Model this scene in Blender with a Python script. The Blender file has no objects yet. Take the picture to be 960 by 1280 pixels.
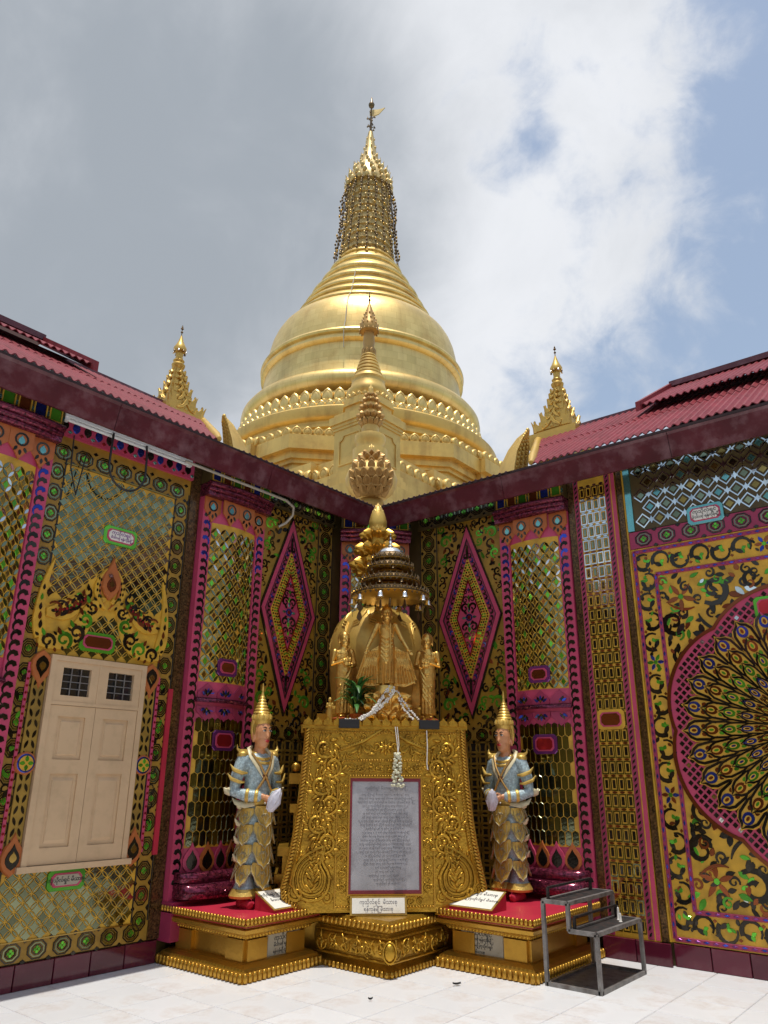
import bpy, bmesh, math, random
from mathutils import Matrix, Vector, Euler
SC = bpy.context.scene; COL = SC.collection
rad = math.radians; PI = math.pi; sin = math.sin; cos = math.cos
RN = random.Random(11)

# ---------------------------------------------------------------- camera
CAMP = Vector((6.468, -7.674, 1.6))
_th, _hd, _ro = rad(19.368), rad(39.252), rad(0.411)
_fw = Vector((-sin(_hd)*cos(_th), cos(_hd)*cos(_th), sin(_th)))
_rt = Vector((cos(_hd), sin(_hd), 0)); _up = _rt.cross(_fw)
_r2 = _rt*cos(_ro)+_up*sin(_ro); _u2 = _up*cos(_ro)-_rt*sin(_ro)
cam = bpy.data.cameras.new('camera'); camo = bpy.data.objects.new('camera', cam); COL.objects.link(camo)
camo.matrix_world = Matrix(((_r2.x, _u2.x, -_fw.x, CAMP.x), (_r2.y, _u2.y, -_fw.y, CAMP.y), (_r2.z, _u2.z, -_fw.z, CAMP.z), (0, 0, 0, 1)))
cam.sensor_fit = 'VERTICAL'; cam.sensor_height = 36; cam.lens = 938.884/1280*36
cam.clip_start = .05; cam.clip_end = 6000
SC.camera = camo
def ray(px, py):                     # direction through a pixel of the 960x1280 photograph
    return (_fw*938.884+_r2*(px-480)-_u2*(py-640)).normalized()
def at_dist(px, py, d):              # point on that ray at horizontal distance d
    v = ray(px, py); return CAMP+v*(d/math.hypot(v.x, v.y))
def pxscale(P):                      # pixels per metre at a point
    return 938.884/max(.1, (Vector(P)-CAMP).dot(_fw))

# ---------------------------------------------------------------- light
SUN = Vector((.06, -.105, 1)).normalized()
SC.view_settings.view_transform = 'Standard'; SC.view_settings.look = 'None'
SC.view_settings.exposure = EXPOSURE = 0.0; SC.view_settings.gamma = 1
sl = bpy.data.lights.new('sun', 'SUN'); sl.energy = 3.6; sl.angle = rad(.6); sl.color = (1, .965, .90)
so = bpy.data.objects.new('sun', sl); COL.objects.link(so); so.location = (0, 0, 30)
so.rotation_euler = SUN.to_track_quat('Z', 'Y').to_euler()
W = bpy.data.worlds.new('World'); SC.world = W; W.use_nodes = True
nt = W.node_tree; nd = nt.nodes; lk = nt.links; nd.clear()
def N(t, **k):
    n = nd.new(t)
    for a, b in k.items(): setattr(n, a, b)
    return n
def M_(op, a, b=None, c=None, clamp=False):
    n = N('ShaderNodeMath', operation=op, use_clamp=clamp)
    for i, v in enumerate((a, b, c)):
        if v is None: continue
        if isinstance(v, (int, float)): n.inputs[i].default_value = v
        else: lk.new(v, n.inputs[i])
    return n.outputs[0]
sky = N('ShaderNodeTexSky', sky_type='NISHITA', sun_disc=False, sun_elevation=math.asin(SUN.z), sun_rotation=math.atan2(SUN.x, SUN.y), air_density=1.2, dust_density=1.6, ozone_density=1.2)
tc = N('ShaderNodeTexCoord'); sx = N('ShaderNodeSeparateXYZ'); lk.new(tc.outputs['Generated'], sx.inputs[0])
den = M_('ADD', M_('MAXIMUM', sx.outputs[2], 0.0), .12)
px_ = M_('DIVIDE', sx.outputs[0], den); py_ = M_('DIVIDE', sx.outputs[1], den)
cx_ = N('ShaderNodeCombineXYZ'); lk.new(px_, cx_.inputs[0]); lk.new(py_, cx_.inputs[1])
def noise(scale, detail, rough, off=0.0, dist=0.0, src=None):
    n = N('ShaderNodeTexNoise'); n.inputs['Scale'].default_value = scale; n.inputs['Detail'].default_value = detail
    n.inputs['Roughness'].default_value = rough; n.inputs['Distortion'].default_value = dist
    mp = N('ShaderNodeMapping'); mp.inputs['Location'].default_value = (off, off*.7, off*1.3); lk.new(src or cx_.outputs[0], mp.inputs[0]); lk.new(mp.outputs[0], n.inputs[0])
    return n.outputs[0]
def lobe(px, py, w0, w1):            # smooth bump of cloud around the direction through a chosen image pixel
    d = ray(px, py); v = N('ShaderNodeVectorMath', operation='DOT_PRODUCT'); v.inputs[1].default_value = d
    lk.new(tc.outputs['Generated'], v.inputs[0])
    m = N('ShaderNodeMapRange', interpolation_type='SMOOTHSTEP'); lk.new(v.outputs['Value'], m.inputs[0])
    m.inputs[1].default_value = cos(rad(w1)); m.inputs[2].default_value = cos(rad(w0)); return m.outputs[0]
GEN = tc.outputs['Generated']
n1 = noise(5.2, 12, .58, 2.3, .35, GEN); n2 = noise(1.9, 5, .5, 9.4, 0, GEN); n3 = noise(15, 10, .62, 5.7, .5, GEN)
grey = lobe(150, 330, 6, 34); bright = lobe(720, 240, 4, 14); bright2 = lobe(600, 40, 2, 13); blue = lobe(935, 330, 2, 14); blue2 = lobe(950, 120, 2, 13); gap = lobe(610, 150, 1, 6); low = lobe(640, 400, 3, 11); top = lobe(200, 20, 6, 26); puff = lobe(820, 50, 1, 8)
dens = M_('ADD', M_('MULTIPLY', n1, 1.9), M_('ADD', M_('MULTIPLY', n2, .3), M_('MULTIPLY', n3, .75)))
for t_, w_ in ((grey, .75), (top, .65), (bright, .36), (bright2, .22), (low, .20), (puff, .34), (blue, -.11), (blue2, -.17), (gap, -.50)): dens = M_('ADD', dens, M_('MULTIPLY', t_, w_))
cov = N('ShaderNodeMapRange', interpolation_type='SMOOTHSTEP'); lk.new(dens, cov.inputs[0]); cov.inputs[1].default_value = 1.40; cov.inputs[2].default_value = 2.02
thick = N('ShaderNodeMapRange', interpolation_type='SMOOTHSTEP'); lk.new(M_('ADD', M_('MULTIPLY', lobe(190, 290, 3, 27), .80), M_('ADD', M_('MULTIPLY', n2, .9), M_('MULTIPLY', n1, .8))), thick.inputs[0]); thick.inputs[1].default_value = .72; thick.inputs[2].default_value = 1.65
cc = N('ShaderNodeMixRGB'); lk.new(thick.outputs[0], cc.inputs[0]); cc.inputs[1].default_value = (8.6, 8.8, 9.2, 1); cc.inputs[2].default_value = (3.8, 4.2, 4.7, 1)
skm = N('ShaderNodeMixRGB', blend_type='ADD'); skm.inputs[0].default_value = 1; lk.new(sky.outputs[0], skm.inputs[1]); skm.inputs[2].default_value = (1.9, 2.15, 2.4, 1)
mx = N('ShaderNodeMixRGB'); lk.new(cov.outputs[0], mx.inputs[0]); lk.new(skm.outputs[0], mx.inputs[1]); lk.new(cc.outputs[0], mx.inputs[2])
bg = N('ShaderNodeBackground'); bg.inputs[1].default_value = .1; lk.new(mx.outputs[0], bg.inputs[0])
wo = N('ShaderNodeOutputWorld'); lk.new(bg.outputs[0], wo.inputs[0])

# ---------------------------------------------------------------- materials
MATS = {}
def mat(name, col, rough=.5, metal=0.0, var=.15, vs=6.0, bump=0.0, bs=80.0, isl=0.0, dirt=None, ds=3.0, spec=.5, coat=0.0, streak=None, squares=0.0, cells=0.0, camp=.67):
    m = bpy.data.materials.new(name); m.use_nodes = True; t = m.node_tree; b = t.nodes['Principled BSDF']; L = t.links
    b.inputs['Metallic'].default_value = metal; b.inputs['Roughness'].default_value = rough; b.inputs['Specular IOR Level'].default_value = spec
    b.inputs['Coat Weight'].default_value = coat; b.inputs['Coat Roughness'].default_value = .08
    co = t.nodes.new('ShaderNodeTexCoord')
    n = t.nodes.new('ShaderNodeTexNoise'); n.inputs['Scale'].default_value = vs; n.inputs['Detail'].default_value = 6; L.new(co.outputs['Object'], n.inputs[0])
    mr = t.nodes.new('ShaderNodeMapRange'); L.new(n.outputs[0], mr.inputs[0]); mr.inputs[1].default_value = .3; mr.inputs[2].default_value = .7; mr.inputs[3].default_value = 1-var; mr.inputs[4].default_value = 1+var
    val = mr.outputs[0]
    if isl:
        g = t.nodes.new('ShaderNodeNewGeometry'); oi = t.nodes.new('ShaderNodeObjectInfo')
        a = t.nodes.new('ShaderNodeMath'); a.operation = 'ADD'; L.new(g.outputs['Random Per Island'], a.inputs[0]); L.new(oi.outputs['Random'], a.inputs[1])
        f = t.nodes.new('ShaderNodeMath'); f.operation = 'FRACT'; L.new(a.outputs[0], f.inputs[0])
        r = t.nodes.new('ShaderNodeMapRange'); L.new(f.outputs[0], r.inputs[0]); r.inputs[3].default_value = 1-isl; r.inputs[4].default_value = 1+isl
        mu = t.nodes.new('ShaderNodeMath'); mu.operation = 'MULTIPLY'; L.new(val, mu.inputs[0]); L.new(r.outputs[0], mu.inputs[1]); val = mu.outputs[0]
    vm = t.nodes.new('ShaderNodeVectorMath'); vm.operation = 'SCALE'; vm.inputs[0].default_value = col[:3]; L.new(val, vm.inputs['Scale'])
    out = vm.outputs[0]
    if dirt:
        n3 = t.nodes.new('ShaderNodeTexNoise'); n3.inputs['Scale'].default_value = ds; n3.inputs['Detail'].default_value = 9; n3.inputs['Roughness'].default_value = .65; L.new(co.outputs['Object'], n3.inputs[0])
        r3 = t.nodes.new('ShaderNodeMapRange'); L.new(n3.outputs[0], r3.inputs[0]); r3.inputs[1].default_value = .5; r3.inputs[2].default_value = .72; r3.inputs[4].default_value = dirt[3]
        mm = t.nodes.new('ShaderNodeMixRGB'); L.new(r3.outputs[0], mm.inputs[0]); L.new(out, mm.inputs[1]); mm.inputs[2].default_value = (*dirt[:3], 1); out = mm.outputs[0]
        rr = t.nodes.new('ShaderNodeMapRange'); L.new(r3.outputs[0], rr.inputs[0]); rr.inputs[3].default_value = rough; rr.inputs[4].default_value = min(1, rough+.25); L.new(rr.outputs[0], b.inputs['Roughness'])
    if cells:                           # mosaic of tiny glass chips
        vo = t.nodes.new('ShaderNodeTexVoronoi'); vo.inputs['Scale'].default_value = cells; L.new(co.outputs['Object'], vo.inputs['Vector']); sv = t.nodes.new('ShaderNodeSeparateColor'); L.new(vo.outputs['Color'], sv.inputs[0])
        rv = t.nodes.new('ShaderNodeMapRange'); L.new(sv.outputs[0], rv.inputs[0]); rv.inputs[3].default_value = 1-camp; rv.inputs[4].default_value = 1+camp
        sm = t.nodes.new('ShaderNodeVectorMath'); sm.operation = 'SCALE'; L.new(out, sm.inputs[0]); L.new(rv.outputs[0], sm.inputs['Scale']); out = sm.outputs[0]
        nb = t.nodes.new('ShaderNodeBump'); nb.inputs['Strength'].default_value = .8; nb.inputs['Distance'].default_value = .006; L.new(sv.outputs[1], nb.inputs['Height']); L.new(nb.outputs[0], b.inputs['Normal'])
    if streak:                          # run-off marks: noise drawn out down the wall
        mp = t.nodes.new('ShaderNodeMapping'); mp.inputs['Scale'].default_value = (streak[4], streak[4], streak[5]); L.new(co.outputs['Object'], mp.inputs[0])
        n4 = t.nodes.new('ShaderNodeTexNoise'); n4.inputs['Scale'].default_value = 1; n4.inputs['Detail'].default_value = 7; n4.inputs['Roughness'].default_value = .6; L.new(mp.outputs[0], n4.inputs[0])
        r4 = t.nodes.new('ShaderNodeMapRange'); L.new(n4.outputs[0], r4.inputs[0]); r4.inputs[1].default_value = .5; r4.inputs[2].default_value = .72; r4.inputs[4].default_value = streak[3]
        m4 = t.nodes.new('ShaderNodeMixRGB'); L.new(r4.outputs[0], m4.inputs[0]); L.new(out, m4.inputs[1]); m4.inputs[2].default_value = (*streak[:3], 1); out = m4.outputs[0]
    if squares:                         # overlapping squares of laid gold leaf
        sp = t.nodes.new('ShaderNodeSeparateXYZ'); L.new(co.outputs['Object'], sp.inputs[0]); at = t.nodes.new('ShaderNodeMath'); at.operation = 'ARCTAN2'; L.new(sp.outputs[1], at.inputs[0]); L.new(sp.outputs[0], at.inputs[1])
        a3 = t.nodes.new('ShaderNodeMath'); a3.operation = 'MULTIPLY'; L.new(at.outputs[0], a3.inputs[0]); a3.inputs[1].default_value = 3.1
        cb = t.nodes.new('ShaderNodeCombineXYZ'); L.new(a3.outputs[0], cb.inputs[0]); L.new(sp.outputs[2], cb.inputs[1])
        bk = t.nodes.new('ShaderNodeTexBrick'); bk.inputs['Scale'].default_value = 1; bk.inputs['Brick Width'].default_value = .30; bk.inputs['Row Height'].default_value = .24; bk.inputs['Mortar Size'].default_value = .006; bk.inputs['Mortar Smooth'].default_value = .6
        bk.inputs['Color1'].default_value = (1, 1, 1, 1); bk.inputs['Color2'].default_value = (1-squares, 1-squares*1.1, 1-squares*1.5, 1); bk.inputs['Mortar'].default_value = (.80, .74, .62, 1); L.new(cb.outputs[0], bk.inputs[0])
        m5 = t.nodes.new('ShaderNodeMixRGB'); m5.blend_type = 'MULTIPLY'; m5.inputs[0].default_value = 1; L.new(out, m5.inputs[1]); L.new(bk.outputs[0], m5.inputs[2]); out = m5.outputs[0]
    L.new(out, b.inputs['Base Color'])
    if bump:
        n2 = t.nodes.new('ShaderNodeTexNoise'); n2.inputs['Scale'].default_value = bs; n2.inputs['Detail'].default_value = 4; L.new(co.outputs['Object'], n2.inputs[0])
        bp = t.nodes.new('ShaderNodeBump'); bp.inputs['Strength'].default_value = bump; bp.inputs['Distance'].default_value = .01; L.new(n2.outputs[0], bp.inputs['Height']); L.new(bp.outputs[0], b.inputs['Normal'])
    MATS[name] = m; return m
mat('mirror', (.185, .205, .125), .07, 1, .1, isl=.35, bump=.05, bs=30)
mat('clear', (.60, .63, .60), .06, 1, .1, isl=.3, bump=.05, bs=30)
mat('dark', (.040, .034, .026), .10, .75, .1, isl=.5, bump=.05, bs=30)
mat('amber', (.30, .20, .055), .10, .9, .1, isl=.4)
mat('green', (.11, .42, .035), .12, .6, .1, isl=.4)
mat('blue', (.04, .07, .42), .10, .75, .1, isl=.4)
mat('teal', (.14, .36, .33), .10, .75, .1, isl=.4)
mat('red', (.38, .025, .03), .12, .7, .1, isl=.3)
mat('brown', (.24, .065, .02), .12, .7, .1, isl=.3)
mat('purple', (.22, .05, .24), .14, .6, .1, isl=.3)
mat('yellow', (.62, .35, .028), .5, 0, .16, 9, .25, 60, dirt=(.16, .08, .02, .5))
mat('gilt', (.36, .22, .035), .42, .25, .2, 9, .25, 60, dirt=(.14, .08, .02, .5))
mat('olive', (.085, .058, .016), .5, .1, .25, 5, .2, 60)
mat('pink', (.50, .055, .125), .45, 0, .1, 5, .15, 60, dirt=(.35, .05, .09, .5))
mat('orange', (.42, .12, .025), .5, 0, .12, 5, .15, 60)
mat('magenta', (.32, .030, .085), .45, 0, .1, 5, .1, 60)
mat('maroon', (.085, .011, .018), .34, 0, .25, 2.5, .12, 30, dirt=(.20, .10, .11, .35), ds=5, streak=(.26, .15, .16, .5, 5.0, .9))
mat('skirting_glaze', (.105, .010, .026), .10, 0, .12, 4, .03, 9, isl=.22, dirt=(.2, .1, .1, .3), ds=5)
mat('redroof', (.22, .024, .031), .5, .0, .16, 4, .1, 25, dirt=(.10, .018, .022, .7), ds=2.6, streak=(.24, .06, .06, .35, 7, .8), spec=.25)
mat('black', (.012, .011, .011), .5, 0, .3)
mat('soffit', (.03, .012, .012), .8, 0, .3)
mat('cream', (.62, .435, .255), .42, 0, .05, 2, .05, 40, dirt=(.42, .29, .16, .4), ds=2.4, streak=(.40, .28, .16, .3, 9, 1.2))
mat('glass', (.02, .02, .022), .05, 0, .2, spec=.8)
mat('chipmosaic', (.11, .058, .020), .2, .5, .2, 20, cells=75)
mat('iron', (.24, .23, .22), .5, .6, .3, 14, .3, 60, dirt=(.10, .05, .03, .6), ds=9)
mat('soot', (.018, .016, .015), .7, .2, .4, 12, .4, 50, dirt=(.16, .07, .05, .4), ds=14)
mat('gold', (.50, .285, .032), .33, .80, .18, 7, .5, 45, dirt=(.17, .075, .008, .7), ds=6)
mat('goldsmooth', (.52, .29, .038), .30, .75, .12, 4, .12, 30, dirt=(.30, .15, .03, .5), ds=4)
mat('goldpaint', (.62, .40, .085), .38, .45, .14, 3, .15, 30, dirt=(.30, .17, .05, .5), ds=3)
mat('leafgold', (.88, .64, .24), .38, .78, .08, 1.6, .22, 14, dirt=(.60, .37, .13, .6), ds=1.3, streak=(.52, .32, .11, .45, 2.6, .30), squares=.12)
mat('stucco', (.70, .47, .13), .44, .40, .10, 1.2, .15, 12, dirt=(.42, .24, .07, .65), ds=1.6, streak=(.36, .21, .06, .55, 3.5, .5))
mat('hti', (.62, .45, .18), .42, .6, .2, 9, .25, 40, dirt=(.28, .18, .07, .6), ds=6)
mat('copper', (.46, .265, .075), .45, .45, .16, 5, .2, 25)
mat('bronze', (.16, .105, .05), .4, .85, .3, 12, .3, 60)
mat('silver', (.75, .75, .72), .25, 1, .1)
mat('statue_gold', (.78, .48, .12), .30, .85, .12, 9, .05, 50, dirt=(.26, .11, .02, .65), ds=11)
mat('marble', (.70, .70, .70), .30, 0, .05, 2.2, .02, 9, isl=.04, dirt=(.45, .37, .31, .72), ds=2.6)
mat('grout', (.46, .43, .40), .8, 0, .2)
mat('slate', (.37, .36, .37), .5, 0, .16, 5, .1, 30, dirt=(.10, .085, .09, .5), ds=4.5)
mat('plaque', (.40, .36, .27), .45, 0, .15, 8, .1, 30, dirt=(.20, .16, .10, .5), ds=8)
mat('white', (.78, .75, .66), .45, 0, .05, 6, dirt=(.5, .45, .33, .25), ds=9)
mat('redpaint', (.44, .020, .045), .4, 0, .1, 4, .1, 40, dirt=(.28, .02, .03, .4))
mat('ink', (.02, .02, .025), .6, 0, .1)
mat('fadedink', (.23, .22, .23), .6, 0, .1)
mat('skin', (.60, .27, .12), .38, 0, .06, 8)
mat('lip', (.5, .03, .03), .35)
mat('flapgold', (.62, .41, .09), .34, .45, .2, 12, .35, 70, dirt=(.2, .11, .02, .5), ds=16)
mat('costume', (.36, .46, .48), .42, .05, .15, 30, dirt=(.52, .54, .48, .4), ds=20, cells=70, camp=.28)
mat('petalwhite', (.70, .66, .58), .6, 0, .12, 20)
mat('jasmine', (.62, .60, .42), .6, 0, .2, 40)
mat('leaf', (.035, .12, .02), .4, 0, .3, 9, isl=.3)
mat('terracotta', (.42, .10, .035), .35, .2, .15)
mat('tubewhite', (.78, .80, .80), .25, 0, .03)
mat('cable', (.02, .02, .02), .5)
mat('conduit', (.45, .42, .36), .5, 0, .1)
mat('conch', (.62, .60, .66), .4, 0, .12, 20, .2, 60)
mat('rolltile', (.15, .022, .045), .13, .55, .25, 30, cells=62)
mat('wax', (.8, .76, .68), .4)

# ---------------------------------------------------------------- mesh helpers
class MB:
    def __init__(s): s.v = []; s.f = []; s.m = []
    def add(s, vs, fs, mi=0, T=None):
        o = len(s.v)
        if T is not None: vs = [T@Vector(p) for p in vs]
        s.v += [tuple(p) for p in vs]; s.f += [tuple(i+o for i in f) for f in fs]; s.m += [mi]*len(fs); return s
    def box(s, x0, x1, y0, y1, z0, z1, mi=0, T=None):
        return s.add([(x, y, z) for z in (z0, z1) for y in (y0, y1) for x in (x0, x1)], [(0, 2, 3, 1), (4, 5, 7, 6), (0, 1, 5, 4), (2, 6, 7, 3), (0, 4, 6, 2), (1, 3, 7, 5)], mi, T)
    def prism(s, P, z0, z1, mi=0, T=None, top=1.0, c=(0, 0)):
        n = len(P); vs = [(x, y, z0) for x, y in P]+[(c[0]+(x-c[0])*top, c[1]+(y-c[1])*top, z1) for x, y in P]
        return s.add(vs, [tuple(range(n-1, -1, -1)), tuple(range(n, 2*n))]+[(i, (i+1) % n, n+(i+1) % n, n+i) for i in range(n)], mi, T)
    def loft(s, rings, mi=0, cap=True, T=None, closed=True):
        n = len(rings[0]); vs = [p for r in rings for p in r]; fs = []
        for j in range(len(rings)-1):
            for i in range(n if closed else n-1):
                a, b = j*n+i, j*n+(i+1) % n; fs.append((a, b, b+n, a+n))
        if cap: fs.append(tuple(range(n-1, -1, -1))); fs.append(tuple(range(len(vs)-n, len(vs))))
        return s.add(vs, fs, mi, T)
    def lathe(s, prof, n=24, c=(0, 0, 0), mi=0, T=None, cap=True, ph=0.0):
        return s.loft([[(c[0]+r*cos(ph+2*PI*i/n), c[1]+r*sin(ph+2*PI*i/n), c[2]+z) for i in range(n)] for r, z in prof], mi, cap, T)
    def tube(s, pts, r, n=6, mi=0, T=None, closed=False, flat=1.0):
        P = [Vector(p) for p in pts]; k = len(P); rs = r if isinstance(r, (list, tuple)) else [r]*k
        ref = None; rings = []
        for i in range(k):
            t = (P[(i+1) % k]-P[i-1]) if closed else (P[min(i+1, k-1)]-P[max(i-1, 0)])
            t = t.normalized() if t.length > 1e-9 else Vector((0, 0, 1))
            if ref is None: ref = t.orthogonal().normalized()
            a = ref-t*ref.dot(t); a = a.normalized() if a.length > 1e-6 else t.orthogonal().normalized(); ref = a; b = t.cross(a)
            rings.append([P[i]+a*(rs[i]*cos(2*PI*j/n))+b*(rs[i]*flat*sin(2*PI*j/n)) for j in range(n)])
        if closed: rings.append(rings[0])
        return s.loft(rings, mi, not closed, T)
    def ell(s, c, r, nu=8, nv=5, mi=0, T=None, R=None):
        if isinstance(r, (int, float)): r = (r, r, r)
        vs = []; fs = []
        for j in range(1, nv):
            ph = -PI/2+PI*j/nv
            vs += [Vector((r[0]*cos(ph)*cos(2*PI*i/nu), r[1]*cos(ph)*sin(2*PI*i/nu), r[2]*sin(ph))) for i in range(nu)]
        a = len(vs); vs += [Vector((0, 0, -r[2])), Vector((0, 0, r[2]))]
        for j in range(nv-2):
            for i in range(nu): fs.append((j*nu+i, j*nu+(i+1) % nu, (j+1)*nu+(i+1) % nu, (j+1)*nu+i))
        for i in range(nu): fs.append((a, (i+1) % nu, i)); fs.append((a+1, (nv-2)*nu+i, (nv-2)*nu+(i+1) % nu))
        if R is not None: vs = [R@v for v in vs]
        return s.add([v+Vector(c) for v in vs], fs, mi, T)
    def mesh(s, name, mats, smooth=None):
        me = bpy.data.meshes.new(name); me.from_pydata(s.v, [], s.f)
        for m in (mats if isinstance(mats, (list, tuple)) else [mats]): me.materials.append(MATS[m])
        me.polygons.foreach_set('material_index', s.m)
        if smooth: me.polygons.foreach_set('use_smooth', [True]*len(s.f)); me.set_sharp_from_angle(angle=rad(smooth))
        me.update(); return me
    def build(s, name, mats, parent=None, T=None, smooth=None, kind=None):
        return link(name, s.mesh(name, mats, smooth), parent, T, kind)
def link(name, me, parent=None, T=None, kind=None):
    o = bpy.data.objects.new(name, me); COL.objects.link(o)
    if parent is not None: o.parent = parent
    if T is not None: o.matrix_basis = T
    if kind: o['kind'] = kind
    return o
def tag(o, label, cat, group=None):
    o['label'] = label; o['category'] = cat
    if group: o['group'] = group
    return o
def thing(name, label, cat, loc=(0, 0, 0), rz=0.0, group=None, T=None):
    o = bpy.data.objects.new(name, None); COL.objects.link(o); o.empty_display_size = .2
    if T is not None: o.matrix_basis = T
    else: o.location = loc; o.rotation_euler = (0, 0, rz)
    return tag(o, label, cat, group)
def blob(mb, voxel=.01, smooth=4, fac=.5):           # one continuous skin over overlapping closed shapes
    ob = link('tmp', mb.mesh('tmp', 'gold')); m = ob.modifiers.new('r', 'REMESH'); m.mode = 'VOXEL'; m.voxel_size = voxel
    if smooth: k = ob.modifiers.new('s', 'SMOOTH'); k.iterations = smooth; k.factor = fac
    dg = bpy.context.evaluated_depsgraph_get(); me = bpy.data.meshes.new_from_object(ob.evaluated_get(dg)); old = ob.data
    bpy.data.objects.remove(ob); bpy.data.meshes.remove(old)
    me.materials.clear(); me.polygons.foreach_set('use_smooth', [True]*len(me.polygons)); me.update(); return me
def Tr(x, y, z, rz=0.0, s=1.0, rx=0.0, ry=0.0):
    sc = s if isinstance(s, (tuple, list)) else (s, s, s)
    return Matrix.LocRotScale(Vector((x, y, z)), Euler((rx, ry, rz)), Vector(sc))
def frame(o, x, y, z):                                # matrix from origin and three axes
    return Matrix(((x[0], y[0], z[0], o[0]), (x[1], y[1], z[1], o[1]), (x[2], y[2], z[2], o[2]), (0, 0, 0, 1)))
q2 = 1/math.sqrt(2)
WL = frame((0, 0, 0), (0, 1, 0), (0, 0, 1), (1, 0, 0))       # left wall: x right, y up, z towards the court
WR = frame((0, 0, 0), (1, 0, 0), (0, 0, 1), (0, -1, 0))      # right wall
WD = frame((0, 0, 0), (q2, q2, 0), (0, 0, 1), (q2, -q2, 0))  # diagonal of the corner
ZR = frame((0, 0, 0), (q2, q2, 0), (-q2, q2, 0), (0, 0, 1))  # diagonal with z up: x right, -y towards the camera
def DW(w, d, z=0): return (w*q2+d*q2, w*q2-d*q2, z)
TX = {}
def text(s, size, matn, depth=.0015):
    c = bpy.data.curves.new('t', 'FONT'); c.body = s; c.size = size; c.extrude = depth; c.align_x = 'CENTER'; c.align_y = 'CENTER'; c.resolution_u = 2
    o = bpy.data.objects.new('t', c); COL.objects.link(o); dg = bpy.context.evaluated_depsgraph_get()
    me = bpy.data.meshes.new_from_object(o.evaluated_get(dg)); bpy.data.objects.remove(o); bpy.data.curves.remove(c)
    me.materials.clear(); me.materials.append(MATS[matn]); return me

# ---------------------------------------------------------------- tile outlines (x right, y up), metres
def arcp(r, a0, a1, n, cx=0, cy=0): return [(cx+r*cos(a0+(a1-a0)*i/n), cy+r*sin(a0+(a1-a0)*i/n)) for i in range(n+1)]
def vesica(L, w, n=4):
    a, s_ = L/2, w/2; R = (a*a+s_*s_)/(2*s_); h = math.asin(min(1, a/R))
    up = [(R*sin(h-2*h*i/n), R*cos(h-2*h*i/n)-(R-s_)) for i in range(n+1)]
    return up+[(-x, -y) for x, y in up[1:-1]]
def bez(p0, p1, p2, n): return [((1-t)**2*p0[0]+2*t*(1-t)*p1[0]+t*t*p2[0], (1-t)**2*p0[1]+2*t*(1-t)*p1[1]+t*t*p2[1]) for t in [i/n for i in range(n+1)]]
def astroid(s, k=.24, n=3):
    P = []
    for i in range(4):
        a = i*PI/2; p0 = (s*cos(a), s*sin(a)); p2 = (s*cos(a+PI/2), s*sin(a+PI/2)); P += bez(p0, (k*(p0[0]+p2[0]), k*(p0[1]+p2[1])), p2, n)[:-1]
    return P
def rect(w, h): return [(-w/2, -h/2), (w/2, -h/2), (w/2, h/2), (-w/2, h/2)]
def rhomb(w, h): return [(w/2, 0), (0, h/2), (-w/2, 0), (0, -h/2)]
def hexv(w, h, c=.3): return [(w/2, -h/2+w*c), (w/2, h/2-w*c), (0, h/2), (-w/2, h/2-w*c), (-w/2, -h/2+w*c), (0, -h/2)]
def ngon(r, n, ph=0.0): return [(r*cos(ph+2*PI*i/n), r*sin(ph+2*PI*i/n)) for i in range(n)]
def band(pts, ws):
    n = len(pts); l = []; r = []
    for i in range(n):
        a = pts[max(0, i-1)]; b = pts[min(n-1, i+1)]; dx, dy = b[0]-a[0], b[1]-a[1]; d = math.hypot(dx, dy) or 1; w = ws[i] if isinstance(ws, list) else ws
        l.append((pts[i][0]-dy/d*w/2, pts[i][1]+dx/d*w/2)); r.append((pts[i][0]+dy/d*w/2, pts[i][1]-dx/d*w/2))
    P = r+l[::-1]
    return [p for i, p in enumerate(P) if math.hypot(p[0]-P[i-1][0], p[1]-P[i-1][1]) > 2e-4]
def leafp(L, w, n=4):
    a = bez((0, 0), (L*.35, -w*.95), (L, 0), n); b = bez((L, 0), (L*.35, w*.95), (0, 0), n); return a+b[1:-1]
def comma(s):
    sp = [(s*.30*cos(a)*(1+.25*i/7), s*.42*sin(a)) for i, a in enumerate([rad(150-38*j) for j in range(8)])]
    return band(sp, [s*w for w in (.30, .40, .36, .28, .20, .14, .08, .01)])
def arcband(r, a0, a1, w0, w1, n=9): return band(arcp(r, rad(a0), rad(a1), n), [w0+(w1-w0)*i/n for i in range(n+1)])
def volute(r, turns, w, n=16):
    sp = []; ws = []
    for i in range(n+1):
        t = i/n; a = 2*PI*turns*t; q = r*(1-.78*t); sp.append((q*cos(a), q*sin(a))); ws.append(w*(.35+.65*sin(PI*min(1, t*1.25+.12))) if t < .75 else w*(.5+.4*(t-.75)/.25))
    return band(sp, ws)
def archp(w, h, n=6): return [(-w/2, -h/2), (w/2, -h/2)]+[(w/2*cos(PI*i/n), h/2-w/2+(w/2)*sin(PI*i/n)*1.15) for i in range(n+1)]
def flame(w, h): return bez((-.0, -h/2), (w*.75, -h*.25), (w*.35, h*.15), 4)[:-1]+bez((w*.35, h*.15), (w*.12, h*.3), (0, h/2), 3)[:-1]+bez((0, h/2), (-w*.12, h*.3), (-w*.35, h*.15), 3)[:-1]+bez((-w*.35, h*.15), (-w*.75, -h*.25), (0, -h/2), 4)[:-1]
def area(P): return .5*sum(P[i-1][0]*P[i][1]-P[i][0]*P[i-1][1] for i in range(len(P)))
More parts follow.
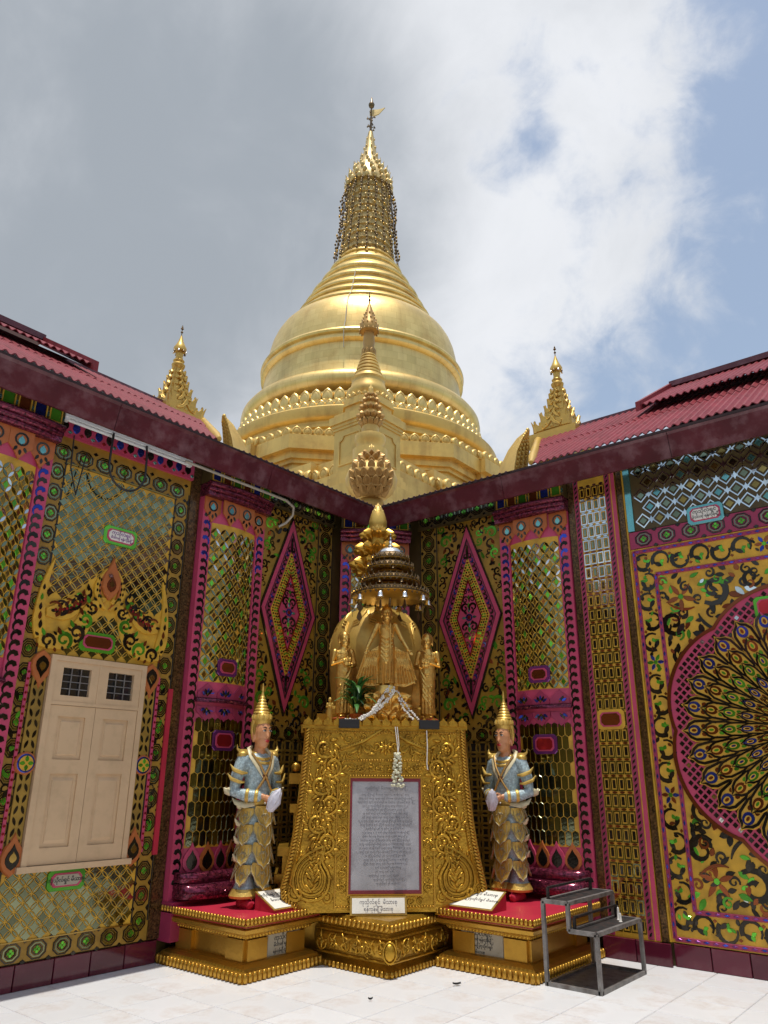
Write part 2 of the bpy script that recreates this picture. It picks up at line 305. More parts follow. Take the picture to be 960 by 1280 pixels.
def offset(P, d):
    n = len(P); out = []
    for i in range(n):
        a, b, c = P[i-1], P[i], P[(i+1) % n]
        e1 = Vector((b[0]-a[0], b[1]-a[1])); e2 = Vector((c[0]-b[0], c[1]-b[1]))
        n1 = Vector((-e1.y, e1.x)).normalized() if e1.length > 1e-9 else Vector((0, 0)); n2 = Vector((-e2.y, e2.x)).normalized() if e2.length > 1e-9 else n1
        m = n1+n2
        if m.length < .35: out.append((b[0]+n2.x*d*.3, b[1]+n2.y*d*.3)); continue
        m.normalize(); k = min(2.0, 1/max(.3, m.dot(n1))); out.append((b[0]+m.x*d*k, b[1]+m.y*d*k))
    return out
def tile(mb, P, h=.005, mi=0, T=None, bev=.0018, z0=0.0):
    if area(P) < 0: P = P[::-1]
    I = offset(P, bev); n = len(P)
    vs = [(x, y, z0-.003) for x, y in P]+[(x, y, z0+h*.55) for x, y in P]+[(x, y, z0+h) for x, y in I]
    fs = [tuple(range(2*n, 3*n))]
    for k in (0, 1): fs += [(k*n+i, k*n+(i+1) % n, (k+1)*n+(i+1) % n, (k+1)*n+i) for i in range(n)]
    return mb.add(vs, fs, mi, T)
def ringtile(mb, P, Q, h=.005, mi=0, T=None, z0=0.0):
    n = len(P); vs = [(x, y, z0-.003) for x, y in P]+[(x, y, z0+h) for x, y in P]+[(x, y, z0+h) for x, y in Q]+[(x, y, z0-.003) for x, y in Q]
    return mb.add(vs, [(k*n+i, k*n+(i+1) % n, ((k+1) % 4)*n+(i+1) % n, ((k+1) % 4)*n+i) for k in range(4 if 0 else 3) for i in range(n)], mi, T)
def scalep(P, s, sy=None): return [(x*s, y*(sy or s)) for x, y in P]

# ---------------------------------------------------------------- mosaic pieces, placed one by one
OUT = {}; DATA = {}; QUEUE = []
def shape(key, P=None, ring=None, h=.005):
    if key not in OUT: OUT[key] = (P, ring, h)
    return key
def put(panel, name, key, m, x, y, z=0.0, rot=0.0, s=1.0, tilt=.022, ty=0.0, fx=False):
    sc = (s if isinstance(s, tuple) else (s, s))
    QUEUE.append((panel, name, key, m, Tr(x, y, z, rot, (-sc[0] if fx else sc[0], sc[1], 1), RN.uniform(-tilt, tilt), RN.uniform(-tilt, tilt)+ty)))
def tmesh(mb, key, mi=0, T=None):
    P, ring, h = OUT[key]
    if ring: ringtile(mb, P, ring, h, mi, T)
    else: tile(mb, P, h, mi, T)
def root(o):
    while o.parent is not None: o = o.parent
    return o
def flush(limit=290):
    bpy.context.view_layer.update()
    g = {}
    for q in QUEUE: g.setdefault((root(q[0]).name, q[1]), []).append(q)
    for (tn, name), L in g.items():
        if len(L) > limit:
            def size(q):
                P = q[0].matrix_world@q[4].translation
                xs = [p[0] for p in OUT[q[2]][0]]; ys = [p[1] for p in OUT[q[2]][0]]
                v = P-CAMP; dz = v.dot(_fw)
                if dz < .2: return 0
                X, Y = v.dot(_r2)/dz*938.9, v.dot(_u2)/dz*938.9
                if abs(X) > 490 or abs(Y) > 650: return 0
                return (max(xs)-min(xs))*(max(ys)-min(ys))*q[4].to_scale().y**2*(938.9/dz)**2
            L = sorted(L, key=size, reverse=True)
        for q in L[:limit]:
            k = (q[2], q[3])
            if k not in DATA:
                mb = MB(); tmesh(mb, q[2]); DATA[k] = mb.mesh(name, q[3])
            link(name, DATA[k], q[0], q[4])
        rest = {}
        for q in L[limit:]: rest.setdefault(q[0], []).append(q)
        for pn, R_ in rest.items():
            ms = sorted(set(q[3] for q in R_)); mb = MB()
            for q in R_: tmesh(mb, q[2], ms.index(q[3]), q[4])
            mb.build(name+'_field', ms, pn, None, None, 'stuff')
    QUEUE.clear()

mat('redframe', (.20, .018, .03), .4, 0, .15, 6)
mat('flaprim', (.62, .53, .32), .45, .1, .15, 20)
mat('ochre', (.34, .19, .018), .5, 0, .15, 9, .25, 60, dirt=(.10, .05, .015, .5))

def fill(pn, x0, x1, y0, y1, pitch, cond, z, key='lf', mats=('dark', 'dark', 'brown', 'dark', 'green'), gap=.07, s0=.75):
    pts = [q[4].translation for q in QUEUE if q[0] is pn]; n = 0; cur = RN.random()
    y = y0
    while y < y1:
        x = x0
        while x < x1:
            X_, Y_ = x+RN.uniform(-.4, .4)*pitch, y+RN.uniform(-.4, .4)*pitch
            if cond(X_, Y_) and all(abs(p.x-X_)+abs(p.y-Y_) > gap for p in pts):
                a = 2.6*sin(X_*5)+2.2*cos(Y_*4.3); put(pn, 'scroll_tile', 'vol', mats[n % len(mats)], X_, Y_, z, a, (s0*.62, s0*.62), fx=n % 2 == 0) if key == 'lf' and n % 3 == 0 else put(pn, 'leaf_tile', key, mats[n % len(mats)], X_, Y_, z, a, (s0*RN.uniform(.8, 1.25), s0*RN.uniform(.9, 1.3))); n += 1; pts.append(Vector((X_, Y_, z)))
            x += pitch
        y += pitch
# ---------------------------------------------------------------- ground
ground = MB()
for (x0, x1, y0, y1) in [(-60, 60, -60, 60)]: ground.box(x0, x1, y0, y1, -.3, -.012)
g = ground.build('courtyard_floor', 'grout'); g['kind'] = 'structure'
ft = []
for k in range(5):
    P = [(-.2475+RN.uniform(0, .003), -.2475), (.2475, -.2475+RN.uniform(0, .003)), (.2475, .2475), (-.2475, .2475)]
    b = MB(); tile(b, P, .011, 0, None, .003, -.009); ft.append(b.mesh('floor_tile', 'marble'))
spots = []
for i in range(0, 20):
    for j in range(0, 24):
        x, y = .25+i*.5, -.25-j*.5
        d = (Vector((x, y, 0))-CAMP); v = d.dot(_fw)
        if v > .5 and abs(d.dot(_r2)/v*939) < 560 and d.dot(_u2)/v*939 > -760: spots.append((x, y))
spots_set = set(spots)
for x, y in spots: link('floor_tile', RN.choice(ft), g, Tr(x, y, 0, RN.choice((0, PI/2, PI, -PI/2)), 1, RN.uniform(-.0012, .0012), RN.uniform(-.0012, .0012)))
b = MB()
for i in range(-30, 60):
    for j in range(-30, 60):
        x, y = .25+i*.5, -.25-j*.5
        if (x, y) in spots_set or x < -1 or y > 1 or x > 24 or y < -24: continue
        b.box(x-.2475, x+.2475, y-.2475, y+.2475, -.009, .002)
b.build('paving', 'marble', g, None, None, 'stuff')
hill = MB(); hill.lathe([(4000, -60), (3000, -40), (400, -8), (70, -.35)], 48); h_ = hill.build('hillside', 'leaf'); h_['kind'] = 'structure'

# ---------------------------------------------------------------- outlines used in the mosaics
PI_ = .108
shape('vs', vesica(.071, .018)); shape('as', astroid(.0455, .31))
shape('vsb', vesica(.118, .040)); shape('dmb', rhomb(.050, .080)); shape('hex', hexv(.062, .150, .32)); shape('sq', rhomb(.022, .03))
shape('comma', comma(.085)); shape('oct1', scalep(ngon(.120, 8, PI/8), 1, .86), scalep(ngon(.104, 8, PI/8), 1, .86)); shape('oct3', scalep(ngon(.062, 8, PI/8), 1, .86), scalep(ngon(.050, 8, PI/8), 1, .86)); shape('oct2', scalep(ngon(.092, 8, PI/8), 1, .86), scalep(ngon(.074, 8, PI/8), 1, .86))
shape('dot', ngon(.014, 7)); shape('dot2', ngon(.021, 8)); shape('tri', rhomb(.06, .05)); shape('rc', rect(.040, .092)); shape('rcf', rect(.077, .132), rect(.056, .108)); shape('lens', vesica(.085, .042)); shape('bar', rect(.014, .085))
shape('lf', leafp(.10, .046)); shape('lfs', leafp(.062, .034)); shape('lfl', leafp(.15, .05)); shape('arcA', arcband(.084, -25, 215, .016, .046)); shape('arcB', arcband(.055, 0, 220, .014, .034))
shape('vol', volute(.092, 1.15, .044)); shape('vol2', volute(.16, 1.2, .066)); shape('petal', leafp(.11, .045)); shape('arch', archp(.085, .19)); shape('slot', rect(.034, .05)); shape('palm', flame(.12, .17)); shape('palmr', ngon(.06, 12), ngon(.045, 12)); shape('palm2', flame(.08, .11))
shape('sqm', rect(.040, .040)); shape('dash', rhomb(.055, .020)); shape('st4', astroid(.060, .24)); shape('cs', rect(.082, .082)); shape('fr', rect(.148, .148), rect(.118, .118)); shape('circ', ngon(.045, 14), ngon(.028, 14)); shape('stem', band(bez((0, 0), (.12, .10), (.30, .02), 8), [.012, .02, .028, .034, .032, .028, .022, .016, .004]))
shape('scal', vesica(.09, .05)); shape('brick', rect(.05, .018)); shape('mleaf', flame(.16, .23)); shape('pl', flame(.05, .08))

def vine(pn, x0, y0, L, ang, dark='dark', pitch=.30, z=.014, fl=0):
    n = max(1, round(L/pitch)); p = L/n; c, s = cos(ang), sin(ang)
    def at(u, v): return (x0+u*c-v*s, y0+u*s+v*c)
    for i in range(n):
        u = (i+.5)*p; sg = 1 if i % 2 else -1; base = ang+(PI/2 if sg < 0 else -PI/2)
        if fl and i % fl == fl-1:
            for k in range(6): x, y = at(u, 0); put(pn, 'leaf_tile', 'lfs', ('green' if (i//fl) % 2 else 'brown') if k % 2 else 'blue', x+.018*cos(k*PI/3), y+.018*sin(k*PI/3), z, k*PI/3, (1.15, 1.1))
            x, y = at(u, 0); put(pn, 'bead_tile', 'dot2', 'green', x, y, z)
            continue
        x, y = at(u, -.012*sg); put(pn, 'scroll_tile', 'arcA', dark, x, y, z, base-PI/2-.15, 1, fx=sg > 0)
        x, y = at(u+.012, .055*sg); put(pn, 'leaf_tile', 'lf', dark, x, y, z, ang+(.5 if sg > 0 else -.5)+PI)
        x, y = at(u-.005, .012*sg); put(pn, 'leaf_tile', 'lfs', 'green', x, y, z, ang+sg*1.2, (.9, 1.2)); put(pn, 'leaf_tile', 'lfs', 'green', x, y, z, ang-sg*.4, (.75, 1.1))
        x, y = at(u+.5*p, -.065*sg); put(pn, 'bead_tile', 'tri', 'brown', x, y, z, ang, .62)
def rosettes(pn, x0, y0, L, ang, z=.014, ring='dark', dot='green', s=1.0, pitch=.235, core='amber'):
    n = max(1, round(L/pitch)); p = L/n; c, sn = cos(ang), sin(ang)
    for i in range(n):
        x, y = x0+(i+.5)*p*c, y0+(i+.5)*p*sn; r = ang
        put(pn, 'rosette_ring', 'oct1', ring, x, y, z, r, s, .01); put(pn, 'rosette_ring', 'oct2', 'mirror' if ring == 'dark' else ring, x, y, z, r, s, .01); put(pn, 'rosette_ring', 'oct3', ring, x, y, z, r, s, .01)
        for k in range(4): put(pn, 'bead_tile', 'dot2', dot, x+.023*s*cos(k*PI/2), y+.023*s*sin(k*PI/2), z, 0, (.85*s, .85*s))
        for w in (-1, 1):
            xx, yy = x+.5*p*c-w*.105*s*sn, y+.5*p*sn+w*.105*s*c
            put(pn, 'corner_tile', 'tri', ring, xx, yy, z, r, (.9, .8))
def circle_lattice(pn, x0, x1, y0, y1, inside=None, z=.014, m1='mirror', m2='mirror', D=.122):
    d = D/2; k = D/.122
    for i in range(int((x1-x0)/d)+2):
        for j in range(int((y1-y0)/d)+2):
            x, y = x0+.02+i*d, y0+.02+j*d
            if x < x1-.03 and y < y1-.03 and (i+j) % 2 == 0 and (not inside or inside(x, y)): put(pn, 'star_tile', 'as', m1, x, y, z, 0, k, .012)
            x += d/2; y += d/2
            if x < x1-.03 and y < y1-.03 and (not inside or inside(x, y)): put(pn, 'petal_tile', 'vs', m2, x, y, z, PI/4 if (i+j) % 2 else -PI/4, k, .012)
def slab(name, par, Wm, x0, x1, y0, y1, z0, z1, m):
    b = MB(); b.box(x0, x1, y0, y1, z0, z1); return b.build(name, m, par, Wm)
def plaquepart(par, Wm, x, y, z, w, h, frame_m, face_m, textm=None, lines=(), name='name_plaque'):
    b = MB(); c = .03
    def o8(w, h): return [(-w/2+c, -h/2), (w/2-c, -h/2), (w/2, -h/2+c), (w/2, h/2-c), (w/2-c, h/2), (-w/2+c, h/2), (-w/2, h/2-c), (-w/2, -h/2+c)]
    tile(b, o8(w+.09, h+.08), .012, 0, None, .004); tile(b, o8(w+.03, h+.025), .018, 2, None, .003); tile(b, o8(w, h), .022, 1, None, .003)
    o = b.build(name, [frame_m, face_m, 'pink'], par, Wm@Tr(x, y, z))
    for k, (s_, sz) in enumerate(lines): link('lettering', text(s_, sz, textm), o, Tr(0, h*.5-(k+.6)*h/max(1, len(lines)+.2), .0235))
    return o

# ---------------------------------------------------------------- pilaster with convex mirror shaft
def pilaster(par, Wm, plaque=True, dens=1.0):
    hw = .445; B = MB(); zf = .085; sag = .065
    def zb(x): return zf+sag*max(0, 1-(x/.315)**2)
    def ty(x): return math.atan(2*sag*x/.315**2)
    ys = [.18, 4.56]; xs = [-.315+.63*i/12 for i in range(13)]
    prof = [(-hw, -.05), (-hw, zf+.012), (-.32, zf+.012)]+[(x, zb(x)-.004) for x in xs]+[(.32, zf+.012), (hw, zf+.012), (hw, -.05)]
    B.loft([[(x, y, z) for x, z in prof] for y in ys], 0, True)
    pn = B.build('pilaster', 'pink', par, Wm)
    # gilt beds behind the two mirror fields, standing 2 mm proud of the shaft
    for (y0, y1) in ((.94, 2.10), (2.50, 4.20)):
        b = MB(); vs = []; n = len(xs)
        for y in (y0, y1):
            for x in xs: vs.append((x*.98, y, zb(x)-.001))
        b.add(vs, [(i, i+1, n+i+1, n+i) for i in range(n-1)]); b.build('mirror_bed', 'yellow', pn, None, 40)
    def tl(name, key, m, x, y, rot=0, s=1, tilt=.05): put(pn, name, key, m, x, y, zb(x), rot, s, tilt, ty(x))
    for j in range(9):                                     # elongated hexagons in rows below
        for i in range(9):
            x = -.272+i*.068+(.034 if j % 2 else 0); y = 1.02+j*.132
            if x > .29: continue
            tl('hexagon_tile', 'hex', 'mirror', x, y, 0, (.98, .97), .010)
            tl('node_tile', 'sq', 'amber', x+.034, y, 0, .55, .01) if i < 8 and j % 2 == 0 and False else None
    for j in range(12):                                    # lens lattice above; paler lenses near the top paint in reflected sky
        for i in range(6):
            x = -.26+i*.104; y = 2.57+j*.137
            tl('diamond_tile', 'dmb', 'green' if (i+j) % 2 else 'amber', x, y, 0, (.95, .98), .04)
            for sx_, sy_ in ((1, 1), (1, -1)):
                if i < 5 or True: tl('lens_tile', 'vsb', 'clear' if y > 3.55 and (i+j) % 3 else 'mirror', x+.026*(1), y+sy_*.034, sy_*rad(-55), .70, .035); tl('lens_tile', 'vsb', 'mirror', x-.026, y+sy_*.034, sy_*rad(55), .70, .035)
            if i < 5 and j < 11: tl('diamond_tile', 'dmb', 'amber', x+.052, y+.0685, 0, (.80, .85), .04)
    for sd in (-1, 1):                                     # comma leaves on the pink strips
        for j in range(43):
            y = .62+j*.086
            m = 'blue' if (j > 36 and j % 2) else 'dark'
            put(pn, 'comma_tile', 'comma', m, sd*.378, y, zf+.012, rad(14)*-sd, 1.28, .03, fx=sd > 0)
    # middle band: scallops, roll, scallops
    b = MB()
    def roll(y, r, out, x=.34):
        n = 14; rings = []
        for i in range(n+1):
            xx = -x+2*x*i/n; zc = zb(xx*.9)+out*.3
            rings.append([(xx, y+r*cos(a), zc+r*sin(a)*1.1) for a in [rad(-100+200*k/9) for k in range(10)]])
        b.loft(rings, 0, True)
    roll(2.30, .042, .01); b.build('mid_roll', 'rolltile', pn, None, 50)
    def pink_scallops(y, h, up, name, m, n=3, wid=.63):
        bb = MB(); w = wid/n
        for i in range(n):
            xc = -wid/2+w*(i+.5); z = zb(xc)
            P = [(-w/2, 0), (w/2, 0), (w/2, h*.35), (0, h), (-w/2, h*.35)]
            if not up: P = [(x, -y_) for x, y_ in P][::-1]
            tile(bb, P, .012, 0, Tr(xc, y, z-.004, 0, 1, 0, ty(xc)))
        return bb.build(name, m, pn)
    pink_scallops(2.34, .15, True, 'scallop', 'magenta'); pink_scallops(2.26, .15, False, 'scallop', 'magenta')
    for i in range(3):
        x = -.21+.21*i
        for sg in (1, -1):
            for k in range(5):
                a = (k-2)*.5; put(pn, 'palmette_tile', 'lfs', 'blue' if k % 2 == 0 else 'dark', x+sin(a)*.03, 2.30+sg*(.052+.022*cos(a)), zb(x)+.008, (PI/2)*sg-a*sg, (1.0, .9), .03, ty(x))
            put(pn, 'palmette_tile', 'lfs', 'amber', x, 2.30+sg*.055, zb(x)+.009, PI/2*sg, (.6, .8), .03, ty(x))
    # base: leaves, two rolls
    for i in range(4):
        x = -.235+.157*i; bb = MB(); tile(bb, scalep(flame(.17, .27), 1.05), .014, 0); bb.build('base_leaf', 'orange' if i % 2 else 'pink', pn, Tr(x, .85, zb(x)+.004, 0, 1, 0, ty(x)))
        put(pn, 'base_leaf_tile', 'mleaf', 'dark', x, .835, zb(x)+.018, 0, (.72, .78), .03, ty(x))
    for y, r, out in ((.685, .058, .10), (.565, .082, .22)):
        b = MB(); n = 18; X = .40
        rings = []
        for i in range(n+1):
            a = PI*i/n; xx = -X*cos(a); zc = zf+out*.25+ (.10+out*.3)*sin(a)
            rings.append([(xx, y+r*cos(t), zc+r*sin(t)*1.0) for t in [rad(-120+240*k/9) for k in range(10)]])
        b.loft(rings, 0, True); b.build('base_roll', 'rolltile', pn, None, 50)
    b = MB(); b.box(-hw-.01, hw+.01, .18, .50, -.04, .19); b.build('base_block', 'magenta', pn)
    # capital
    for i in range(4):
        xc = -.33+.22*i; z = zf+.016+(.05 if abs(xc) < .2 else .0)
        bb = MB(); tile(bb, [(-.11, .15), (-.11, -.02), (-.055, -.07), (0, -.15), (.055, -.07), (.11, -.02), (.11, .15)], .014); bb.build('capital_scallop', 'orange', pn, Tr(xc, 4.34, z))
        put(pn, 'palmette_tile', 'palmr', 'dark', xc, 4.38, z+.014, 0, 1.05); put(pn, 'palmette_tile', 'palm2', 'teal', xc, 4.375, z+.014, 0, .8)
        for k in range(3): put(pn, 'palmette_tile', 'lfs', 'dark', xc+.03*(k-1), 4.31-.025*(k == 1), z+.014, -PI/2+.5*(k-1), .9)
    b = MB(); n = 16
    for (y, r, out) in ((4.50, .028, .06), (4.545, .030, .085), (4.595, .034, .11)):
        rings = []
        for i in range(n+1):
            xx = -.46+.92*i/n; zc = zf+out+.055*(1-(xx/.46)**2)
            rings.append([(xx, y+r*cos(t), zc+r*sin(t)) for t in [2*PI*k/10 for k in range(10)]])
        b.loft(rings, 0, True)
    b.box(-.455, .455, 4.47, 4.62, -.04, zf+.10); b.build('capital_roll', 'rolltile', pn, None, 50)
    b = MB(); b.box(-.45, .45, 4.62, 4.93, -.04, zf+.09); fz = b.build('arch_frieze', 'olive', pn)
    for i in range(6):
        x = -.36+.145*i; m = ('blue', 'brown', 'green', 'brown', 'blue', 'green')[i]
        bb = MB(); ringtile(bb, archp(.122, .225), archp(.10, .20), .012, 0); bb.build('arch_frame', 'yellow', fz, Tr(x, 4.755, zf+.09))
        put(fz, 'arch_tile', 'arch', m, x, 4.755, zf+.091, 0, 1.08); put(fz, 'slot_tile', 'slot', 'teal', x+.0725, 4.70, zf+.091, 0, .9)
    if plaque:
        plaquepart(pn, Matrix(), .0, 2.66, zb(0)-.002, .17, .10, 'purple', 'brown'); plaquepart(pn, Matrix(), .02, 1.93, zb(0)-.002, .19, .12, 'purple', 'red')
    return pn

# ---------------------------------------------------------------- tall diamond panel beside the corner
def diamond_panel(par, Wm, cx, sg):
    b = MB(); b.box(cx-.455, cx+.455, 2.14, 4.93, .0, .012); pn = b.build('diamond_panel', 'ochre', par, Wm)
    cy, hw, hh = 3.42, .435, 1.15
    def rh(k): return [(hw*k, 0), (0, hh*k), (-hw*k, 0), (0, -hh*k)]
    def rd(a): return [(a*hw/.435, 0), (0, a*hh/.435), (-a*hw/.435, 0), (0, -a*hh/.435)]
    for nm, m, k0, k1, z in (('diamond_border', 'pink', 1.0, .86, .045), ('diamond_line', 'black', .875, .855, .049), ('diamond_field', 'magenta', .855, .60, .034), ('diamond_frame', 'yellow', .66, .40, .040), ('diamond_line', 'red', .42, .385, .046)):
        b = MB(); ringtile(b, rh(k0), rh(k1), z-.012); b.build(nm, m, pn, Tr(cx, cy, .012))
    b = MB(); tile(b, rh(.40), .026); b.build('diamond_heart', 'pink', pn, Tr(cx, cy, .012))
    b = MB(); ringtile(b, rh(1.035), rh(1.0), .030); b.build('diamond_line', 'dark', pn, Tr(cx, cy, .012))
    for qx in (-1, 1):
        for qy in (-1, 1):
            a = math.atan2(hh*qy, -hw*qx)
            for i in range(13):                            # commas along the field, dots along the frame
                t = (i+.7)/14; put(pn, 'comma_tile', 'comma', ('dark', 'dark', 'blue')[i % 3], cx+qx*hw*.745*(1-t), cy+qy*hh*.745*t, .036, a+PI/2, .74, .03, fx=qx*qy > 0)
            for k in (.61, .53, .46):
                for i in range(int(30*k)+4):
                    t = (i+.5)/(int(30*k)+4); put(pn, 'frame_bead', 'dot', ('brown', 'dark', 'green')[(i+int(k*50)) % 3], cx+qx*hw*k*(1-t), cy+qy*hh*k*t, .042, 0, .85)
    for qy in (-1, 1):
        for k in range(3): put(pn, 'palmette_tile', 'lfl', 'dark', cx, cy+qy*hh*(.62+.06*k), .045, qy*PI/2, (.9-.2*k, .7))
        for i in range(3):
            y = cy+qy*(.12+.10*i); s = .95-.22*i
            for qx in (-1, 1): put(pn, 'scroll_tile', 'vol', 'dark', cx+qx*(.06-.012*i), y, .040, qy*.6, (.42*s*1.6, .42*s*1.6), fx=qx > 0)
            put(pn, 'palmette_tile', 'pl', 'blue' if i == 2 else 'green', cx, y+qy*.03, .040, 0 if qy > 0 else PI, s)
    for k in range(8): put(pn, 'palmette_tile', 'lfs', 'dark' if k % 2 else 'teal', cx+.045*cos(k*PI/4), cy+.06*sin(k*PI/4), .040, k*PI/4, 1.0)
    put(pn, 'rosette_ring', 'circ', 'blue', cx, cy, .041, 0, 1.0); put(pn, 'bead_tile', 'dot2', 'red', cx, cy, .041, 0, 1.2)
    # climbing scrolls in the four corners
    for qx in (-1, 1):
        for qy in (-1, 1):
            spots_ = [(.345, 1.02, .92), (.24, 1.25, .80), (.385, .76, .72), (.405, .53, .56), (.10, 1.33, .5), (.40, 1.27, .62), (.30, .80, .45), (.42, .34, .42)]
            for i, (dx, dy, s) in enumerate(spots_):
                if qy > 0 and dy > 1.24: dy = 1.2
                X, Y = cx+qx*dx, cy+qy*dy
                put(pn, 'scroll_tile', 'vol', 'green' if i in (0, 2, 5) else 'dark', X, Y, .013, rad(40*i)*qx, (s, s), fx=qx > 0)
                for k in range(5 if s > .5 else 3):
                    a = rad(66*k+50*i); put(pn, 'leaf_tile', 'lf', ('dark', 'dark', 'green', 'dark', 'brown')[(k+i) % 5], X+qx*.095*s*cos(a), Y+.095*s*sin(a), .013, (a+.7) if qx > 0 else PI-a-.7, (s*.85, s*1.1))
                put(pn, 'scroll_tile', 'arcB', 'dark', X-qx*.02, Y-qy*.14*s, .013, rad(60)*qx*qy, (s, s), fx=qx < 0)
    fill(pn, cx-.45, cx+.45, 2.18, 4.64, .060, lambda x, y: abs(x-cx) < .42 and abs(x-cx)/hw+abs(y-cy)/hh > 1.13, .0135, 'lf', ('dark', 'dark', 'green', 'dark', 'dark', 'brown', 'green'), .072, .92)
    # band and pierced lattice below
    b = MB(); b.box(cx-.455, cx+.455, 1.96, 2.14, .0, .016); p2 = b.build('rosette_band', 'gilt', par, Wm); rosettes(p2, cx-.45, 2.05, .9, 0, .017, s=.70, pitch=.20)
    b = MB(); b.box(cx-.455, cx+.455, .2, 1.96, .0, .006); p3 = b.build('lattice_panel', 'black', par, Wm)
    b = MB(); r = .088; n = 14
    for i in range(-1, 8):
        for j in range(0, 17):
            x, y = cx-.39+i*.125, .28+j*.125
            if y > 1.95 or abs(x-cx) > .44: continue
            b.add(*_ring3(x, y, r, n))
    b.build('lattice', 'gilt', p3, None, None, 'stuff')
    return pn
def _ring3(x, y, r, n, w=.011, h=.016):
    vs = []; fs = []
    for k, (rr, z) in enumerate(((r-w, .0), (r-w, h), (r+w, h), (r+w, .0))): vs += [(x+rr*cos(2*PI*i/n), y+rr*sin(2*PI*i/n), z) for i in range(n)]
    for k in range(3): fs += [(k*n+i, (k+1)*n+i, (k+1)*n+(i+1) % n, k*n+(i+1) % n) for i in range(n)]
    return vs, fs

# ---------------------------------------------------------------- the two wings of the gallery
Lw = thing('gallery_wing', 'left gallery wing with a cream double door set in golden mosaic under maroon eaves', 'building', (0, 0, 0), 0, 'gallery wings around the courtyard')
Rw = thing('gallery_wing', 'right gallery wing with a round peacock feather mosaic under maroon eaves', 'building', (0, 0, 0), 0, 'gallery wings around the courtyard')
EXT = 17
for par, Wm, sg in ((Lw, WL, -1), (Rw, WR, 1)):
    def sl(name, u0, u1, y0, y1, z0, z1, m): return slab(name, par, Wm, min(sg*u0, sg*u1), max(sg*u0, sg*u1), y0, y1, z0, z1, m)
    sl('wall', 0, EXT, 0, 4.95, -.25, -.004, 'olive')
    # rosette strip against the corner pier
    p = sl('rosette_strip', .83, 1.115, .2, 4.93, -.002, .02, 'gilt'); rosettes(p, sg*.972, .3, 4.5, PI/2, .021, s=.95, pitch=.225)
    for u_ in (.843, 1.102): sl('strip_line', u_-.006, u_+.006, .25, 4.9, .02, .026, 'black')
    diamond_panel(par, Wm, sg*1.575, sg)
    # frieze under the soffit above the diamond
    p = sl('top_band', .83, 2.07, 4.66, 4.93, .014, .05, 'olive'); rosettes(p, min(sg*.85, sg*2.05), 4.78, 1.2, 0, .051, s=.85, pitch=.2)
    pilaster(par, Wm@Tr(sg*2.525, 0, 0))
    # eaves: soffit, gutter board, rafters
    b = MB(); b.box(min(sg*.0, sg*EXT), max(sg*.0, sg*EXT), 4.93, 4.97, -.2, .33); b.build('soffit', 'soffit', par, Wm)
    b = MB(); x0, x1 = (.395, EXT); n = 9; 
    e0 = .40
    segs = [(e0+i*1.95, min(EXT, e0+(i+1)*1.95-.006)) for i in range(n) if e0+i*1.95 < EXT]
    for (u0, u1) in segs:
        P = [(4.675, .375), (4.672, .405), (4.90, .470), (4.925, .490), (4.925, .425), (4.90, .425)]
        m0 = (lambda u, z: (sg*(u+(z-.405 if u == e0 else 0)), z))
        rings = []
        for u in (u0, u1):
            rings.append([(m0(u, z)[0], y, z) for y, z in P])
        bb = MB(); bb.loft(rings if sg > 0 else rings[::-1], 0, True); bb.build('gutter_board', 'maroon', par, Wm)
    # corrugated roof: one wavy sheet from the eave to the ridge
    def wavy(name, u0, u1, zf, yf, zr, yr, m, amp=.016, wl=.085, thick=.012, skew=0.0):
        bb = MB(); n = int((u1-u0+skew)/wl*6); vs = []; fs = []
        for k in range(n+1):
            u = u0-skew+(u1-u0+skew)*k/n; w = amp*cos(2*PI*u/wl)
            t0 = min(1, max(0, (u0-u)/skew)) if skew else 0
            for (t, dz) in ((t0, 0), ((1+t0)/2, 0), (1, 0), (1, -thick), (t0, -thick)): vs.append((sg*u, yf+(yr-yf)*t+w+dz, zf+(zr-zf)*t))
        for k in range(n):
            a, c = k*5, k*5+5
            for i in range(5): fs.append((a+i, c+i, c+(i+1) % 5, a+(i+1) % 5))
        bb.add(vs, fs); return bb.build(name, m, par, Wm)
    U0 = 3.04 if sg < 0 else 2.70
    SK = 1.15 if sg < 0 else .85
    wavy('roof_sheet', U0, EXT, .33, 5.055, -1.62, 5.055+1.95*.655, 'redroof', skew=SK)
    wavy('roof_sheet', U0-SK*.52, EXT, .33-1.95*.52, 5.069+1.95*.655*.52, -1.62, 5.069+1.95*.655, 'redroof', skew=SK*.48)
    # gilt band along the cut end of the roof
    bb = MB(); q = [(sg*(U0-.02-SK*t), 5.065+1.95*.655*t, .33-1.95*t) for t in [i/6 for i in range(7)]]
    bb.tube(q, [.03]+[.055]*6, 8); bb.build('hip_band', 'goldpaint', par, Wm, 60)
    wavy('roof_sheet', .30, U0-.25, .40, 5.00, -1.2, 5.06, 'maroon')
    wavy('roof_sheet', 3.96 if sg < 0 else 3.62, EXT, -.86, 6.00, -2.3, 6.00+1.44*.60, 'redroof')
    # dark clerestory under the upper roof; near-black slabs paint the shaded gap behind the eave
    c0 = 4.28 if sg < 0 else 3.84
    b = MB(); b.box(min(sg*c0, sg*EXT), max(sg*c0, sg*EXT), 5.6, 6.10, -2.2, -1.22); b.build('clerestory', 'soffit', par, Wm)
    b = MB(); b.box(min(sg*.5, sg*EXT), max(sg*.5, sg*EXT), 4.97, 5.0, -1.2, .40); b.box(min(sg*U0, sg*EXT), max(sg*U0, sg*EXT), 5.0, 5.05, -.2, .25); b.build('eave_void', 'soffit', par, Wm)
    # barge board along the upper roof end
    uu = 3.95 if sg < 0 else 3.61
    b = MB(); vs = []
